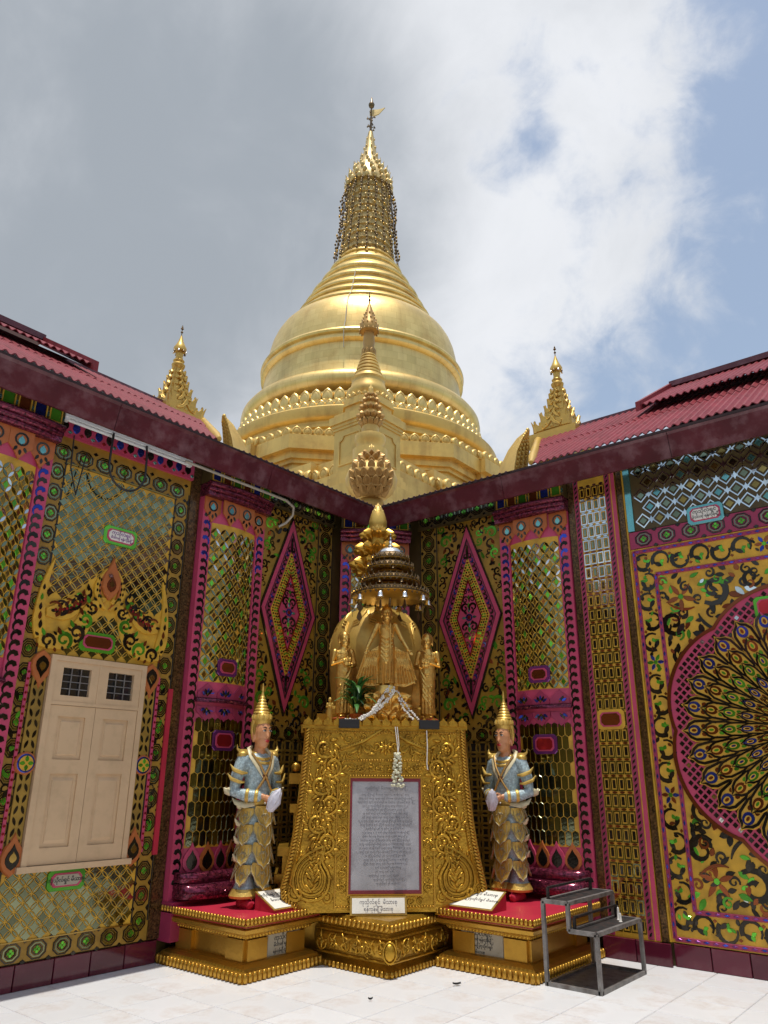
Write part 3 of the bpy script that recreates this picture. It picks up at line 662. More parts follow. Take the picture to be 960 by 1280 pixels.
    for (z, y) in ((-.80, 5.915), (-2.35, 6.865)):
        for du in (-.03, .03):
            for dy in (-.02, .11): vs.append((sg*(uu+du), y+dy, z))
    b.add(vs, [(0, 1, 3, 2), (4, 6, 7, 5), (0, 2, 6, 4), (1, 5, 7, 3), (0, 4, 5, 1), (2, 3, 7, 6)]); b.build('barge_board', 'redroof', par, Wm)
    b = MB(); b.box(min(sg*uu, sg*EXT), max(sg*uu, sg*EXT), 6.84, 6.92, -2.42, -2.2); b.build('ridge_cap', 'maroon', par, Wm)
    b = MB(); b.box(min(sg*(U0-SK), sg*EXT), max(sg*(U0-SK), sg*EXT), 6.29, 6.35, -1.72, -1.56); b.build('ridge_cap', 'maroon', par, Wm)
    # skirting of glazed maroon tiles
    u = 2.99
    while u < 7.5:
        w = .325; bb = MB(); off = .0 if (sg < 0 or u > 3.55) else .07
        tile(bb, rect(w-.006, .186), .022, 0, None, .004); bb.build('skirting_tile', 'skirting_glaze', par, Wm@Tr(sg*(u+w/2), .095, off+.004, 0, 1, RN.uniform(-.006, .006), RN.uniform(-.006, .006))); u += w
    # plain continuation of the wall outside the photograph
    p = sl('mosaic_panel', 6.8 if sg > 0 else 5.65, EXT, .2, 4.93, -.002, .01, 'gilt')
    for i in range(10): pass
# the gallery closes the court on its far sides
for par, Wm, sg in ((Lw, WL, -1), (Rw, WR, 1)):
    b = MB(); b.box(min(sg*EXT, sg*(EXT+.3)), max(sg*EXT, sg*(EXT+.3)), 0, 4.95, -.2, EXT); b.build('far_wall', 'olive', par, Wm)
    b = MB(); b.box(min(sg*(EXT-.02), sg*(EXT-.002)), max(sg*(EXT-.02), sg*(EXT-.002)), .9, 4.4, .6, EXT-.6); b.build('far_mosaic', 'gilt', par, Wm)
    b = MB(); b.loft([[(sg*(EXT-.5), 5.0, z), (sg*(EXT+2.2), 6.7, z), (sg*(EXT+2.2), 6.6, z), (sg*(EXT-.5), 4.85, z)] for z in (-2, EXT+2)][::sg], 0, True); b.build('far_roof', 'redroof', par, Wm)
# corner pier: the same pilaster set across the corner
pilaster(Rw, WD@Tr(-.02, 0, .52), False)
# second pilaster of the left wing, beside the door
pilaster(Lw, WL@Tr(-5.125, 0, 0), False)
slab('dark_strip', Lw, WL, -3.10, -2.98, .2, 4.93, .0, .03, 'chipmosaic')

# ---------------------------------------------------------------- left wing: door panel
X = lambda u: -u
dp = slab('door_mosaic_panel', Lw, WL, -4.665, -3.10, .2, 4.62, .0, .012, 'ochre')
rosettes(dp, X(3.20), .26, 4.1, PI/2, .013, s=.72, pitch=.20); rosettes(dp, X(4.585), .26, 4.1, PI/2, .013, s=.72, pitch=.20)
rosettes(dp, X(4.66), .275, 1.5, 0, .013, s=.72, pitch=.215); rosettes(dp, X(4.66), 4.46, 1.5, 0, .013, s=.80, pitch=.215)
for y, h in ((4.36, .012), (.345, .010)): slab('panel_line', Lw, WL, -4.51, -3.28, y, y+h, .012, .022, 'amber')
fz = slab('palmette_frieze', Lw, WL, -4.665, -3.10, 4.62, 4.93, .0, .05, 'pink')
for i in range(13):
    put(fz, 'palmette_tile', 'palm2', 'blue' if i % 2 else 'dark', X(4.60)+i*.118, 4.73, .052, 0, (1.0, 1.25)); put(fz, 'palmette_tile', 'tri', 'red' if i % 2 else 'teal', X(4.54)+i*.118, 4.66, .052, 0, .8)
# lattice fields
def in_door(x, y):
    u = -x
    if 3.27 < u < 4.53 and y > 2.62:                       # leave room for the ogee arch over the door
        t = abs(u-3.905)/.62; top = 2.76+.66*(1-t)**1.5 if t < 1 else 2.7
        return y > 3.02+.42*max(0, 1-t*1.5)+.10*t or (y < 2.98+.0*t and t < .55 and y < 2.70+.42*(1-t/.55))
    return y < .86
for u_ in (3.112, 3.278, 4.512, 4.655): slab('panel_line', Lw, WL, -u_-.006, -u_+.006, .36, 4.45, .012, .018, 'black')
bd1 = slab('lattice_bed', Lw, WL, -4.505, -3.285, 2.60, 4.355, .0, .0130, 'yellow'); circle_lattice(bd1, -4.50, -3.29, 2.62, 4.35, in_door, .0132)
bd2 = slab('lattice_bed', Lw, WL, -4.505, -3.285, .352, .845, .0, .0130, 'yellow'); circle_lattice(bd2, -4.50, -3.29, .36, .875, None, .0132)
# raised ogee arch: two swept arms, wings, lotus bud
for s in (-1, 1):
    cx = -3.905
    def A(pts): return [(cx+s*x, y) for x, y in pts]
    arm = A(bez((.62, 2.70), (.30, 2.66), (.21, 2.93), 7)[:-1]+bez((.21, 2.93), (.16, 3.10), (.03, 3.16), 5))
    b = MB(); tile(b, band(arm, [.10, .13, .15, .16, .17, .17, .16, .15, .14, .12, .09, .07, .04]), .024, 0, None, .006); o = b.build('arch_arm', 'yellow', dp, Tr(0, 0, .012))
    for t in range(12):
        x, y = arm[t]; d_ = .055 if 1 < t < 9 else .03; put(dp, 'leaf_tile', 'lfs', ('dark', 'brown', 'dark', 'green')[t % 4], x, y+d_, .037, PI/2-s*.9, (.75, .8)); put(dp, 'leaf_tile', 'lfs', ('brown', 'dark')[t % 2], x+.01*s, y-d_, .037, -PI/2-s*.4, (.7, .8))
    for k, (t, m, sc) in enumerate(((1, 'dark', .75), (3, 'green', .85), (5, 'dark', .85), (7, 'green', .75), (9, 'dark', .6))):
        x, y = arm[t]; put(dp, 'scroll_tile', 'vol', m, x, y, .037, s*(.5+k*.5), (sc, sc), fx=s > 0); put(dp, 'leaf_tile', 'lf', ('green', 'brown')[k % 2], x+.03*s, y+.04, .037, PI/2-s*.5, .8)
    wing = A(bez((.60, 2.72), (.70, 3.0), (.575, 3.44), 8)); b = MB(); tile(b, band(wing, [.10, .12, .12, .10, .085, .07, .055, .04, .015]), .024, 0, None, .005); b.build('arch_wing', 'yellow', dp, Tr(0, 0, .012))
    for k in range(5): x, y = wing[k+1]; put(dp, 'leaf_tile', 'lf', ('dark', 'brown', 'dark', 'green', 'dark')[k], x, y, .037, PI/2, .8-.06*k)
    crest = A(bez((.58, 2.95), (.34, 2.96), (.20, 3.22), 7)); b = MB(); tile(b, band(crest, [.07, .12, .17, .19, .17, .13, .09, .03]), .018, 0, None, .005); b.build('arch_crest', 'yellow', dp, Tr(0, 0, .012))
    for k in range(6):
        x, y = crest[k+1]; put(dp, 'leaf_tile', 'lf', ('dark', 'brown', 'dark')[k % 3], x-.03*s, y+.05, .031, PI/2+s*(.8-.2*k), .7); put(dp, 'leaf_tile', 'lfs', ('dark', 'green')[k % 2], x+.03*s, y+.01, .031, .6*s*k, .9); put(dp, 'scroll_tile', 'arcB', 'dark' if k % 2 else 'brown', x, y+.03, .031, s*(.6+.3*k), 1.1, fx=s < 0); put(dp, 'leaf_tile', 'lfs', 'green' if k == 3 else 'dark', x-.02*s, y-.02, .031, PI/2+s*.6, 1.0)
    line = A(bez((.50, 2.98), (.36, 2.99), (.24, 3.12), 8))
    for x, y in line: put(dp, 'bead_tile', 'dot', 'red', x, y, .033)
    for k in range(2):                                      # ribbons flanking the bud
        rb = A(bez((.02, 3.06), (.19+.05*k, 3.22), (.055, 3.43+.02*k), 7)); b = MB(); tile(b, band(rb, [.02, .035, .045, .05, .045, .035, .025, .015]), .022+.004*k, 0, None, .004); b.build('arch_ribbon', ('orange', 'yellow')[k], dp, Tr(0, 0, .014))
        for t in range(2, 6): put(dp, 'leaf_tile', 'lfs', 'dark', rb[t][0], rb[t][1], .041, PI/2, .55)
b = MB(); tile(b, flame(.20, .42), .034, 0, None, .008); b.build('arch_bud', 'orange', dp, Tr(-3.905, 3.36, .014))
put(dp, 'base_leaf_tile', 'mleaf', 'brown', -3.905, 3.31, .049, 0, (.62, .75)); put(dp, 'palmette_tile', 'palm2', 'amber', -3.905, 3.31, .054, 0, .7); put(dp, 'palmette_tile', 'sqm', 'clear', -3.93, 3.38, .056, .3, .9)
# door jambs
for s, u in ((-1, 4.455), (1, 3.355)):
    x = -u
    b = MB(); b.box(x-.060, x+.060, .93, 2.50, .012, .032); jb = b.build('door_jamb', 'gilt', dp)
    for i in range(2):
        for j in range(18): put(jb, 'lens_tile', 'lens', 'dark', x-.028+.056*i, .98+j*.085, .033, PI/2+(.35 if (i+j) % 2 else -.35), (.85, .62))
    b = MB(); b.box(x-.098*1-.014, x-.098+.014, .93, 2.50, .012, .026) if s < 0 else b.box(x+.098-.014, x+.098+.014, .93, 2.50, .012, .026); b.build('jamb_line', 'pink', dp)
    for j in range(26): put(dp, 'frame_bead', 'dot', 'red', x+s*.098, .97+j*.058, .027, 0, .8)
    b = MB(); tile(b, ngon(.095, 20), .03, 0, None, .008); b.build('jamb_medallion', 'orange', dp, Tr(x+s*.01, 1.68, .014)); 
    b = MB(); tile(b, ngon(.075, 20), .006, 0, None, .003); b.build('jamb_medallion', 'blue', dp, Tr(x+s*.01, 1.68, .044)); b = MB(); tile(b, ngon(.060, 20), .006, 0, None, .003); b.build('jamb_medallion', 'yellow', dp, Tr(x+s*.01, 1.68, .049))
    for k in range(4): put(dp, 'leaf_tile', 'lfs', 'green', x+s*.01+.012*cos(k*PI/2), 1.68+.012*sin(k*PI/2), .056, k*PI/2, (.8, 1.0))
    for y, up in ((2.45, 0), (.99, 1)):
        b = MB(); tile(b, flame(.20, .34), .03, 0, None, .008); b.build('jamb_flame', 'orange', dp, Tr(x, y, .016, 0 if up else PI)); put(dp, 'base_leaf_tile', 'mleaf', 'dark', x, y-(.02 if up else -.02), .047, 0 if up else PI, (.75, .85)); put(dp, 'palmette_tile', 'palm2', 'amber', x, y-(.02 if up else -.02), .052, 0 if up else PI, .8)
    # swan-neck vine outside the jamb
    for j in range(9): put(dp, 'leaf_tile', 'lf', 'dark' if j % 3 else 'green', x+s*.145, 1.10+j*.155, .014, PI/2+(.5 if j % 2 else -.5), .85); put(dp, 'scroll_tile', 'arcB', 'dark', x+s*.135, 1.17+j*.155, .014, j*PI, .55)
slab('door_sill', Lw, WL, -4.42, -3.38, .845, .892, .012, .075, 'cream')
slab('red_strip', Lw, WL, -3.135, -3.085, .9, 2.4, .012, .034, 'redpaint')
# cream double door
dr = MB()
x0, x1, y0, y1 = -4.385, -3.425, .892, 2.585
for a in ((x0, x0+.05, y0, y1), (x1-.05, x1, y0, y1), (x0+.05, x1-.05, y1-.045, y1), ): dr.box(a[0], a[1], a[2], a[3], .012, .062)
dr.box(x0+.05, x1-.05, 2.165, 2.195, .012, .058); dr.box((x0+x1)/2-.012, (x0+x1)/2+.012, 2.195, y1-.045, .012, .057)
door = dr.build('door', 'cream', Lw, WL); mid = (x0+x1)/2
for k in (0, 1):
    a, c = (x0+.053, mid-.002) if k == 0 else (mid+.002, x1-.053)
    b = MB(); st = .085
    for (u, v, y, yy) in ((a, a+st, y0+.004, 2.162), (c-st, c, y0+.004, 2.162), (a+st, c-st, y0+.004, y0+.13), (a+st, c-st, 1.60, 1.715), (a+st, c-st, 2.07, 2.162)): b.box(u, v, y, yy, .014, .050)
    for (y, yy) in ((y0+.13, 1.60), (1.715, 2.07)):
        b.box(a+st, c-st, y, yy, .014, .033); b.prism([(a+st+.03, y+.03), (c-st-.03, y+.03), (c-st-.03, yy-.03), (a+st+.03, yy-.03)], .033, .044, 0, None, .9, ((a+c)/2, (y+yy)/2))
    b.build('door_leaf', 'cream', door)
    ta, tc_ = (x0+.05, mid-.012) if k == 0 else (mid+.012, x1-.05); ty0, ty1 = 2.195, y1-.045
    b = MB(); fw = .075
    for (u, v, y, yy) in ((ta, ta+fw, ty0, ty1), (tc_-fw, tc_, ty0, ty1), (ta+fw, tc_-fw, ty0, ty0+fw*.7), (ta+fw, tc_-fw, ty1-fw*.7, ty1)): b.box(u, v, y, yy, .014, .052)
    b.build('transom_frame', 'cream', door)
    b = MB(); b.box(ta+fw, tc_-fw, ty0+fw*.7, ty1-fw*.7, .008, .016); b.build('pane', 'glass', door)
    for i in range(3): b = MB(); yy = ty0+fw*.7+(ty1-ty0-fw*1.4)*(i+1)/4; b.box(ta+fw, tc_-fw, yy-.004, yy+.004, .022, .030); b.build('grille_bar', 'iron', door)
    for i in range(2): b = MB(); xx = ta+fw+(tc_-ta-2*fw)*(i+1)/3; b.box(xx-.004, xx+.004, ty0+fw*.7, ty1-fw*.7, .030, .037); b.build('grille_bar', 'iron', door)
MY1 = 'ကုသိုလ်ရှင်'; MY2 = 'မိသားစု'; MY3 = 'ရန်ကုန်မြို့'
plaquepart(Lw, WL, -3.86, 3.79, .015, .27, .105, 'green', 'white', 'purple', ((MY1, .045), (MY2+' '+MY3, .03)))
plaquepart(Lw, WL, -3.955, 2.745, .015, .27, .10, 'green', 'brown'); plaquepart(Lw, WL, -3.955, .765, .015, .25, .085, 'green', 'plaque', 'ink', ((MY1+' '+MY2, .04),))

# ---------------------------------------------------------------- right wing: latticed pier and peacock panel
b = MB(); b.box(2.99, 3.54, .19, 4.93, -.004, .07); pier = b.build('lattice_pier', 'yellow', Rw, WR)
slab('pier_edge', Rw, WR, 2.985, 3.055, .2, 4.93, .07, .078, 'chipmosaic')
for (a, c, m) in ((3.06, 3.115, 'magenta'), (3.43, 3.49, 'magenta'), (3.505, 3.545, 'pink')): slab('pier_strip', Rw, WR, a, c, .2, 4.93, .07, .076, m)
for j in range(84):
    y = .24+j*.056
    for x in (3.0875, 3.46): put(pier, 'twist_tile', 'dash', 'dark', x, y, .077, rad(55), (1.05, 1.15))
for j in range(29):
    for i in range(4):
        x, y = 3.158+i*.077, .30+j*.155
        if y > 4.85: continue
        put(pier, 'rectangle_tile', 'rc', 'dark' if y < 3.3 else 'mirror', x, y, .071, 0, (.70, .84), .03)  # tile tone changes with height: pale upper pieces imitate mirrored sky
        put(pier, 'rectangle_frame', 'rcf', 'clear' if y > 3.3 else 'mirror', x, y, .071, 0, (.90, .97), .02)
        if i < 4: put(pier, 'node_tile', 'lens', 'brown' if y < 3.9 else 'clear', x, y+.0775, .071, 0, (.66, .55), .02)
plaquepart(Rw, WR, 3.265, 2.16, .074, .20, .12, 'yellow', 'brown')
slab('panel_jamb', Rw, WR, 3.55, 3.61, .195, 4.93, .0, .045, 'chipmosaic')
slab('jamb_line', Rw, WR, 3.612, 3.628, .195, 4.93, .0, .03, 'yellow')
pp = slab('peacock_panel', Rw, WR, 3.63, 6.47, .195, 3.90, .0, .012, 'yellow'); PC = (5.05, 2.03)
def dashes(x0, y0, x1, y1, par=pp):
    L = math.hypot(x1-x0, y1-y0); a = math.atan2(y1-y0, x1-x0); n = int(L/.078)
    b = MB(); tile(b, [(0, -.020), (L, -.020), (L, .020), (0, .020)], .010, 0, None, .003); b.build('dash_border', 'magenta', par, Tr(x0, y0, .012, a))
    for i in range(n): t = (i+.5)/n; put(par, 'dash_tile', 'dash', 'blue' if i % 2 else 'purple', x0+(x1-x0)*t, y0+(y1-y0)*t, .0225, a, 1.0)
dashes(3.66, .225, 3.66, 3.88); dashes(3.66, .225, 6.44, .225); dashes(3.66, 3.865, 6.44, 3.865)
dashes(3.865, .46, 3.865, 3.60); dashes(6.24, .46, 6.24, 3.60); dashes(6.44, .225, 6.44, 3.88); vine(pp, 6.34, .30, 3.55, PI/2, 'dark', .205, .013, 6); dashes(3.865, .46, 6.24, .46); dashes(3.865, 3.60, 6.24, 3.60)
vine(pp, 3.762, .30, 3.55, PI/2, 'dark', .205, .013, 6); vine(pp, 3.83, .342, 2.4, 0, 'dark', .205, .013, 6); vine(pp, 3.83, 3.735, 2.4, 0, 'dark', .205, .013, 6)
# medallion: cusped red outline, pink trellis field, rings of feathers
def rb(th):
    t = abs(math.atan2(sin(th), cos(th))); t = min(t, PI-t); c0 = rad(55)
    if t < c0: k = t/c0; return 1.175+.09*abs(sin(k*PI))**.8+.05*(1-k)*0-.02
    k = (t-c0)/(PI/2-c0); return 1.165+.13*sin(k*PI/2)**.8
NB = 160
bd = [(rb(2*PI*i/NB)*cos(2*PI*i/NB), rb(2*PI*i/NB)*sin(2*PI*i/NB)) for i in range(NB)]
b = MB(); ringtile(b, scalep(bd, 1.018), scalep(bd, .990), .022); b.build('medallion_outline', 'brown', pp, Tr(PC[0], PC[1], .012))
b = MB(); tile(b, scalep(bd, .995), .012, 0, None, .003); tr = b.build('medallion_field', 'pink', pp, Tr(PC[0], PC[1], .012))
for i in range(-33, 34):
    for j in range(-33, 34):
        x, y = (i*.0545+j*.0545)*.7071, (i*.0545-j*.0545)*.7071*1.02; r = math.hypot(x, y)
        if r > .99 and r < rb(math.atan2(y, x))-.045: put(tr, 'trellis_tile', 'sqm', 'dark' if RN.random() < .94 else 'clear', x, y, .0125, PI/4, .92, .03)
def feather_mesh(kind):
    b = MB()
    outl = [(-.20, -.060), (-.10, -.106), (.04, -.106), (.085, -.082), (.120, -.030), (.165, 0), (.120, .030), (.085, .082), (.04, .106), (-.10, .106), (-.20, .060)]
    tile(b, outl, .018, 0, None, .003)
    for s in (-1, 1):
        ch = [(-.175, .062*s), (-.10, .084*s), (.025, .084*s), (.075, .060*s), (.105, .020*s), (.145, .001*s)]; tile(b, band(ch, [.018, .026, .028, .028, .024, .004]), .025, 1, None, .002)
    m = {'b': 2, 'r': 3, 'g': 4}[kind]
    tile(b, [(.030+.062*cos(a)*(1.05 if cos(a) > 0 else .9), .052*sin(a)) for a in [2*PI*i/16 for i in range(16)]], .024, m, None, .002)
    tile(b, [(.036+.036*cos(a)*(1.2 if cos(a) > 0 else .9), .028*sin(a)) for a in [2*PI*i/12 for i in range(12)]], .028, 0, None, .002)
    tile(b, [(.036+.024*cos(a), .014*sin(a)) for a in [2*PI*i/10 for i in range(10)]], .032, 2 if kind == 'g' else 3 if kind == 'b' else 4, None, .001)
    for s in (-1, 1):
        tile(b, [(-.055+.028*cos(a), .036*s+.022*sin(a)) for a in [2*PI*i/8 for i in range(8)]], .024, 3 if kind == 'b' else 4, None, .002)
        tile(b, [(.092+.012*cos(a), .028*s+.008*sin(a)) for a in [2*PI*i/6 for i in range(6)]], .023, 3 if kind != 'g' else 2, None, .001)
    tile(b, [(-.075+.020*cos(a), .012*sin(a)) for a in [2*PI*i/8 for i in range(8)]], .024, 2 if kind == 'g' else 4, None, .001)
    return b.mesh('feather', ['yellow', 'dark', 'blue', 'brown', 'green'])
FM = {k: feather_mesh(k) for k in 'brg'}
for ri, (r, k, sx_, z) in enumerate(((.945, 'b', 1.0, .002), (.785, 'r', .97, .008), (.625, 'g', .93, .014), (.470, 'b', .88, .020), (.335, 'r', .75, .026), (.235, 'g', .55, .031))):
    for i in range(28):
        a = 2*PI*i/28; link('feather', FM[k], tr, Tr(r*cos(a), r*sin(a), z+.010, a+RN.uniform(-.012, .012), (sx_, r/.945*1.0, 1), RN.uniform(-.012, .012), RN.uniform(-.012, .012)))
b = MB(); b.lathe([(.17, .0), (.17, .05), (.12, .07), (.05, .085), (.0001, .09)], 20); b.build('medallion_boss', 'green', tr)
plaquepart(Rw, WR, 5.00, 3.12, .03, .40, .13, 'green', 'red')
# spandrels: five-petalled flower with scrolls
for (mx, fy) in ((1, 1), (1, -1), (-1, 1), (-1, -1)):
    def put_(pn, nm, key, m, x, y, z, rot=0.0, s=1.0, fx=False): put(pn, nm, key, m, x if mx > 0 else 2*PC[0]-x, y, z, rot*mx, s, fx=fx if mx > 0 else not fx)
    ox, oy = 3.99, (PC[1]-1.43 if fy > 0 else PC[1]+1.43)
    def S(dx, dy): return (ox+dx, oy+dy*fy)
    fxy = S(.10, .13)
    for k in range(5):
        a = rad(20+72*k)*fy; put_(pp, 'petal_tile', 'petal', 'brown', fxy[0]+.02*cos(a), fxy[1]+.02*sin(a), .0135, a, (1.30, 1.15))
    put_(pp, 'bead_tile', 'dot2', 'green', fxy[0], fxy[1], .019, 0, 1.3)
    for (dx, dy, key, m, rot, s, flip) in ((.00, .38, 'vol2', 'dark', 40, .80, 0), (.42, .10, 'vol2', 'dark', -50, .95, 1), (.05, .72, 'vol2', 'dark', 80, .62, 1), (.78, .03, 'vol2', 'dark', 10, .60, 0), (.25, .32, 'stem', 'dark', 38, 1.0, 0), (.22, .25, 'stem', 'brown', 20, .9, 1), (.03, .95, 'vol', 'dark', 60, .8, 0), (1.05, .02, 'vol', 'dark', 0, .8, 1)):
        x, y = S(dx, dy); put_(pp, 'scroll_tile', key, m, x, y, .0135, rad(rot)*fy, (s, s*fy), fx=bool(flip))
    for k, (dx, dy, m, rot, s) in enumerate(((-.06, .02, 'green', 200, 1.1), (-.02, -.02, 'green', 240, 1.1), (.27, .04, 'green', -20, 1.1), (.30, .08, 'green', 30, 1.0), (-.05, .29, 'green', 100, 1.2), (-.02, .27, 'green', 60, 1), (.33, .46, 'dark', 40, 1.1), (.25, .42, 'dark', 80, 1.1), (.40, .37, 'dark', 5, 1.1), (.13, .55, 'brown', 70, 1.1), (.17, .50, 'dark', 20, 1.3), (.55, .16, 'brown', 15, 1.2), (.52, .06, 'dark', -30, 1.2), (.62, .10, 'clear', 50, 1.1), (.10, .40, 'dark', 130, 1.2), (-.05, .55, 'dark', 110, 1.0), (.16, .72, 'dark', 60, 1.0), (.02, .83, 'green', 100, 1.1), (.70, .12, 'clear', 20, 1.3), (.86, .10, 'dark', 60, 1.1), (.93, .04, 'green', 0, 1.2), (.38, .22, 'dark', 80, 1.1), (.48, .20, 'dark', 100, 1.0), (-.06, .64, 'brown', 60, .9), (.30, .02, 'clear', -40, .9), (.06, 1.05, 'dark', 90, 1.0))):
        x, y = S(dx, dy); put_(pp, 'leaf_tile', 'lf' if s > 1.05 else 'lfs', m, x, y, .0135, rad(rot)*fy, (s*1.15, s*1.2))
def in_spandrel(x, y):
    dx, dy = x-PC[0], y-PC[1]; return math.hypot(dx, dy) > rb(math.atan2(dy, dx))+.055 and 3.905 < x < 6.20 and .505 < y < 3.555
fill(pp, 3.9, 6.2, .5, 3.56, .056, in_spandrel, .0135, 'lf', ('dark', 'dark', 'brown', 'dark', 'dark', 'green', 'dark', 'brown', 'dark', 'green'), .070, .92)
fill(pp, 3.7, 3.83, .3, 3.8, .07, lambda x, y: 3.70 < x < 3.825, .0135, 'lfs', ('dark', 'dark', 'green', 'dark', 'brown'), .055, .85)
fill(pp, 3.8, 6.3, .27, .42, .07, lambda x, y: .28 < y < .405, .0135, 'lfs', ('dark', 'dark', 'green', 'dark', 'brown'), .055, .85)
fill(pp, 3.8, 6.3, 3.66, 3.80, .07, lambda x, y: 3.67 < y < 3.80, .0135, 'lfs', ('dark', 'dark', 'green', 'dark', 'brown'), .055, .85)
# rosette band and star lattice above the panel
bp_ = slab('rosette_band', Rw, WR, 3.63, 6.47, 3.905, 4.09, .0, .02, 'magenta'); rosettes(bp_, 3.66, 3.998, 2.7, 0, .021, 'dark', 'green', .80, .235)
ul = slab('star_lattice', Rw, WR, 3.63, 6.47, 4.10, 4.93, .0, .012, 'olive')
slab('lattice_edge', Rw, WR, 3.632, 3.70, 4.10, 4.93, .012, .03, 'teal')
for i in range(15):
    for j in range(6):
        x, y = 3.80+i*.176+(.088 if j % 2 else 0), 4.20+j*.088*1.62
        if y > 4.92 or x > 6.4: continue
        put(ul, 'lattice_frame', 'fr', 'clear', x, y, .013, PI/4, (.80, .80), .05); put(ul, 'square_tile', 'cs', ('mirror', 'teal', 'mirror', 'amber')[(i*3+j*5) % 4], x, y, .013, PI/4, .72, .05)
        put(ul, 'star_tile', 'st4', 'clear', x+.088, y, .013, 0, (.60, .80), .05)
plaquepart(Rw, WR, 4.44, 4.14, .03, .27, .12, 'teal', 'white', 'ink', ((MY1, .05), (MY2+' '+MY3, .035)))

# ---------------------------------------------------------------- the great stupa
def petal_mesh(w, h, d, m='leafgold', lip=.25, name='lotus_petal'):
    O = [(-w*.42, 0), (-w*.14, -h*.03), (w*.14, -h*.03), (w*.42, 0), (w*.5, h*.3), (w*.48, h*.58), (w*.30, h*.82), (0, h), (-w*.30, h*.82), (-w*.48, h*.58), (-w*.5, h*.3)]
    b = MB(); rings = [[(x, .04, z) for x, z in O]]
    for s, y in ((1, .05), (.97, .50), (.86, .82), (.72, .98), (.62, .80), (.50, .92), (.25, 1.06)):
        rings.append([(x*s, -d*y-lip*d*max(0, z/h-.5)*2, h*.40+(z-h*.40)*s) for x, z in O])
    b.loft(rings, 0, True); return b.mesh(name, m, 40)
PLACED = {}
def set_petal(name, me, par, T): PLACED.setdefault(par.name, []).append((name, me, par, T))
def petal_ring(par, me, c, r, z, n, a0=0, a1=2*PI, tilt=0.0, s=1.0, name='lotus_petal'):
    for i in range(n):
        a = a0+(a1-a0)*(i+.5)/n; set_petal(name, me, par, Matrix.Translation((c[0]+r*cos(a), c[1]+r*sin(a), z))@Matrix.Rotation(a+PI/2, 4, 'Z')@Matrix.Rotation(tilt, 4, 'X')@Matrix.Scale(s, 4))
def petal_poly(par, me, P, z, pitch, name='lotus_petal'):
    n = len(P)
    for i in range(n):
        a, b = Vector(P[i]), Vector(P[(i+1) % n]); e = b-a; k = max(1, round(e.length/pitch))
        for j in range(k):
            p = a+e*((j+.5)/k); set_petal(name, me, par, Matrix.Translation((p.x, p.y, z))@Matrix.Rotation(math.atan2(e.y, e.x), 4, 'Z')@Matrix.Diagonal((e.length/k/pitch, 1, 1, 1)))
def flush_petals():
    bpy.context.view_layer.update()
    for L in PLACED.values():
        par = L[0][2]; L.sort(key=lambda q: (par.matrix_world@q[3].translation-CAMP).length)
        for name, me, _, T in L[:290]: link(name, me, par, T)
        if len(L) > 290:
            b = MB()
            for name, me, _, T in L[290:]: b.add([v.co for v in me.vertices], [tuple(p.vertices) for p in me.polygons], 0, T)
            b.build('lotus_petal_field', 'stucco', par, None, 40, 'stuff')
SA = at_dist(452, 480, 22); SX, SY = SA.x, SA.y
st = thing('stupa', 'great golden stupa rising behind the gallery corner, tipped with a belled spire', 'stupa', (SX, SY, 0))
C45 = -PI/4
_lean = Matrix.Rotation(rad(.75), 4, Vector((SX-CAMP.x, SY-CAMP.y, 0)))          # whole stupa tilted about the line of sight to match the image
st.matrix_basis = Matrix.Translation((SX, SY, 0))@_lean; st.location -= _lean.to_3x3()@Vector((0, 0, 12.0))-Vector((0, 0, 12.0))
def squared(r, jog=.22):                       # square with a corner towards the court and stepped sides
    P = []
    for k in range(4):
        a = C45+k*PI/2; p, q = Vector((r*cos(a), r*sin(a))), Vector((r*cos(a+PI/2), r*sin(a+PI/2))); e = (q-p); nrm = Vector((e.y, -e.x)).normalized()
        for t, o in ((0, 0), (.20, 0), (.20, jog), (.38, jog), (.38, jog*2), (.62, jog*2), (.62, jog), (.80, jog), (.80, 0)): v = p+e*t+nrm*o; P.append((v.x, v.y))
    return P
def octag(ap): return [(ap/cos(PI/8)*cos(C45+PI/8+i*PI/4), ap/cos(PI/8)*sin(C45+PI/8+i*PI/4)) for i in range(8)]
def octag_step(ap, jog=.16):
    O = octag(ap); P = []
    for i in range(8):
        p, q = Vector(O[i]), Vector(O[(i+1) % 8]); e = q-p; nrm = Vector((e.y, -e.x)).normalized()
        if i % 2 == 0:
            for t, o in ((0, 0), (.30, 0), (.30, jog), (.70, jog), (.70, 0)): v = p+e*t+nrm*o; P.append((v.x, v.y))
        else: P.append((p.x, p.y))
    return P
b = MB()
for r, z0, z1 in ((8.4, 0, 4.6), (8.0, 4.6, 5.2), (7.5, 5.2, 6.1), (7.65, 6.1, 6.35), (7.2, 6.35, 6.9), (7.0, 6.9, 7.30), (7.08, 7.30, 7.40), (7.18, 7.40, 7.52), (7.34, 7.52, 7.93), (6.6, 7.93, 8.6)): b.prism(squared(r), z0, z1)
b.build('square_terrace', 'stucco', st)
b = MB()
for r, z0, z1 in ((4.66, 8.2, 8.86), (4.74, 8.86, 8.96), (4.82, 8.96, 9.08), (4.80, 9.08, 9.16), (4.96, 9.16, 9.54), (4.6, 9.54, 9.85)): b.prism(octag_step(r), z0, z1)
b.build('octagon_terrace', 'stucco', st)
pm1 = petal_mesh(.31, .30, .08, 'stucco', .1); pm2 = petal_mesh(.27, .27, .07, 'stucco', .1); pm3 = petal_mesh(.335, .42, .08, 'leafgold', .05)
petal_poly(st, pm1, squared(7.22), 7.92, .31); petal_poly(st, pm2, octag_step(4.86), 9.53, .27)
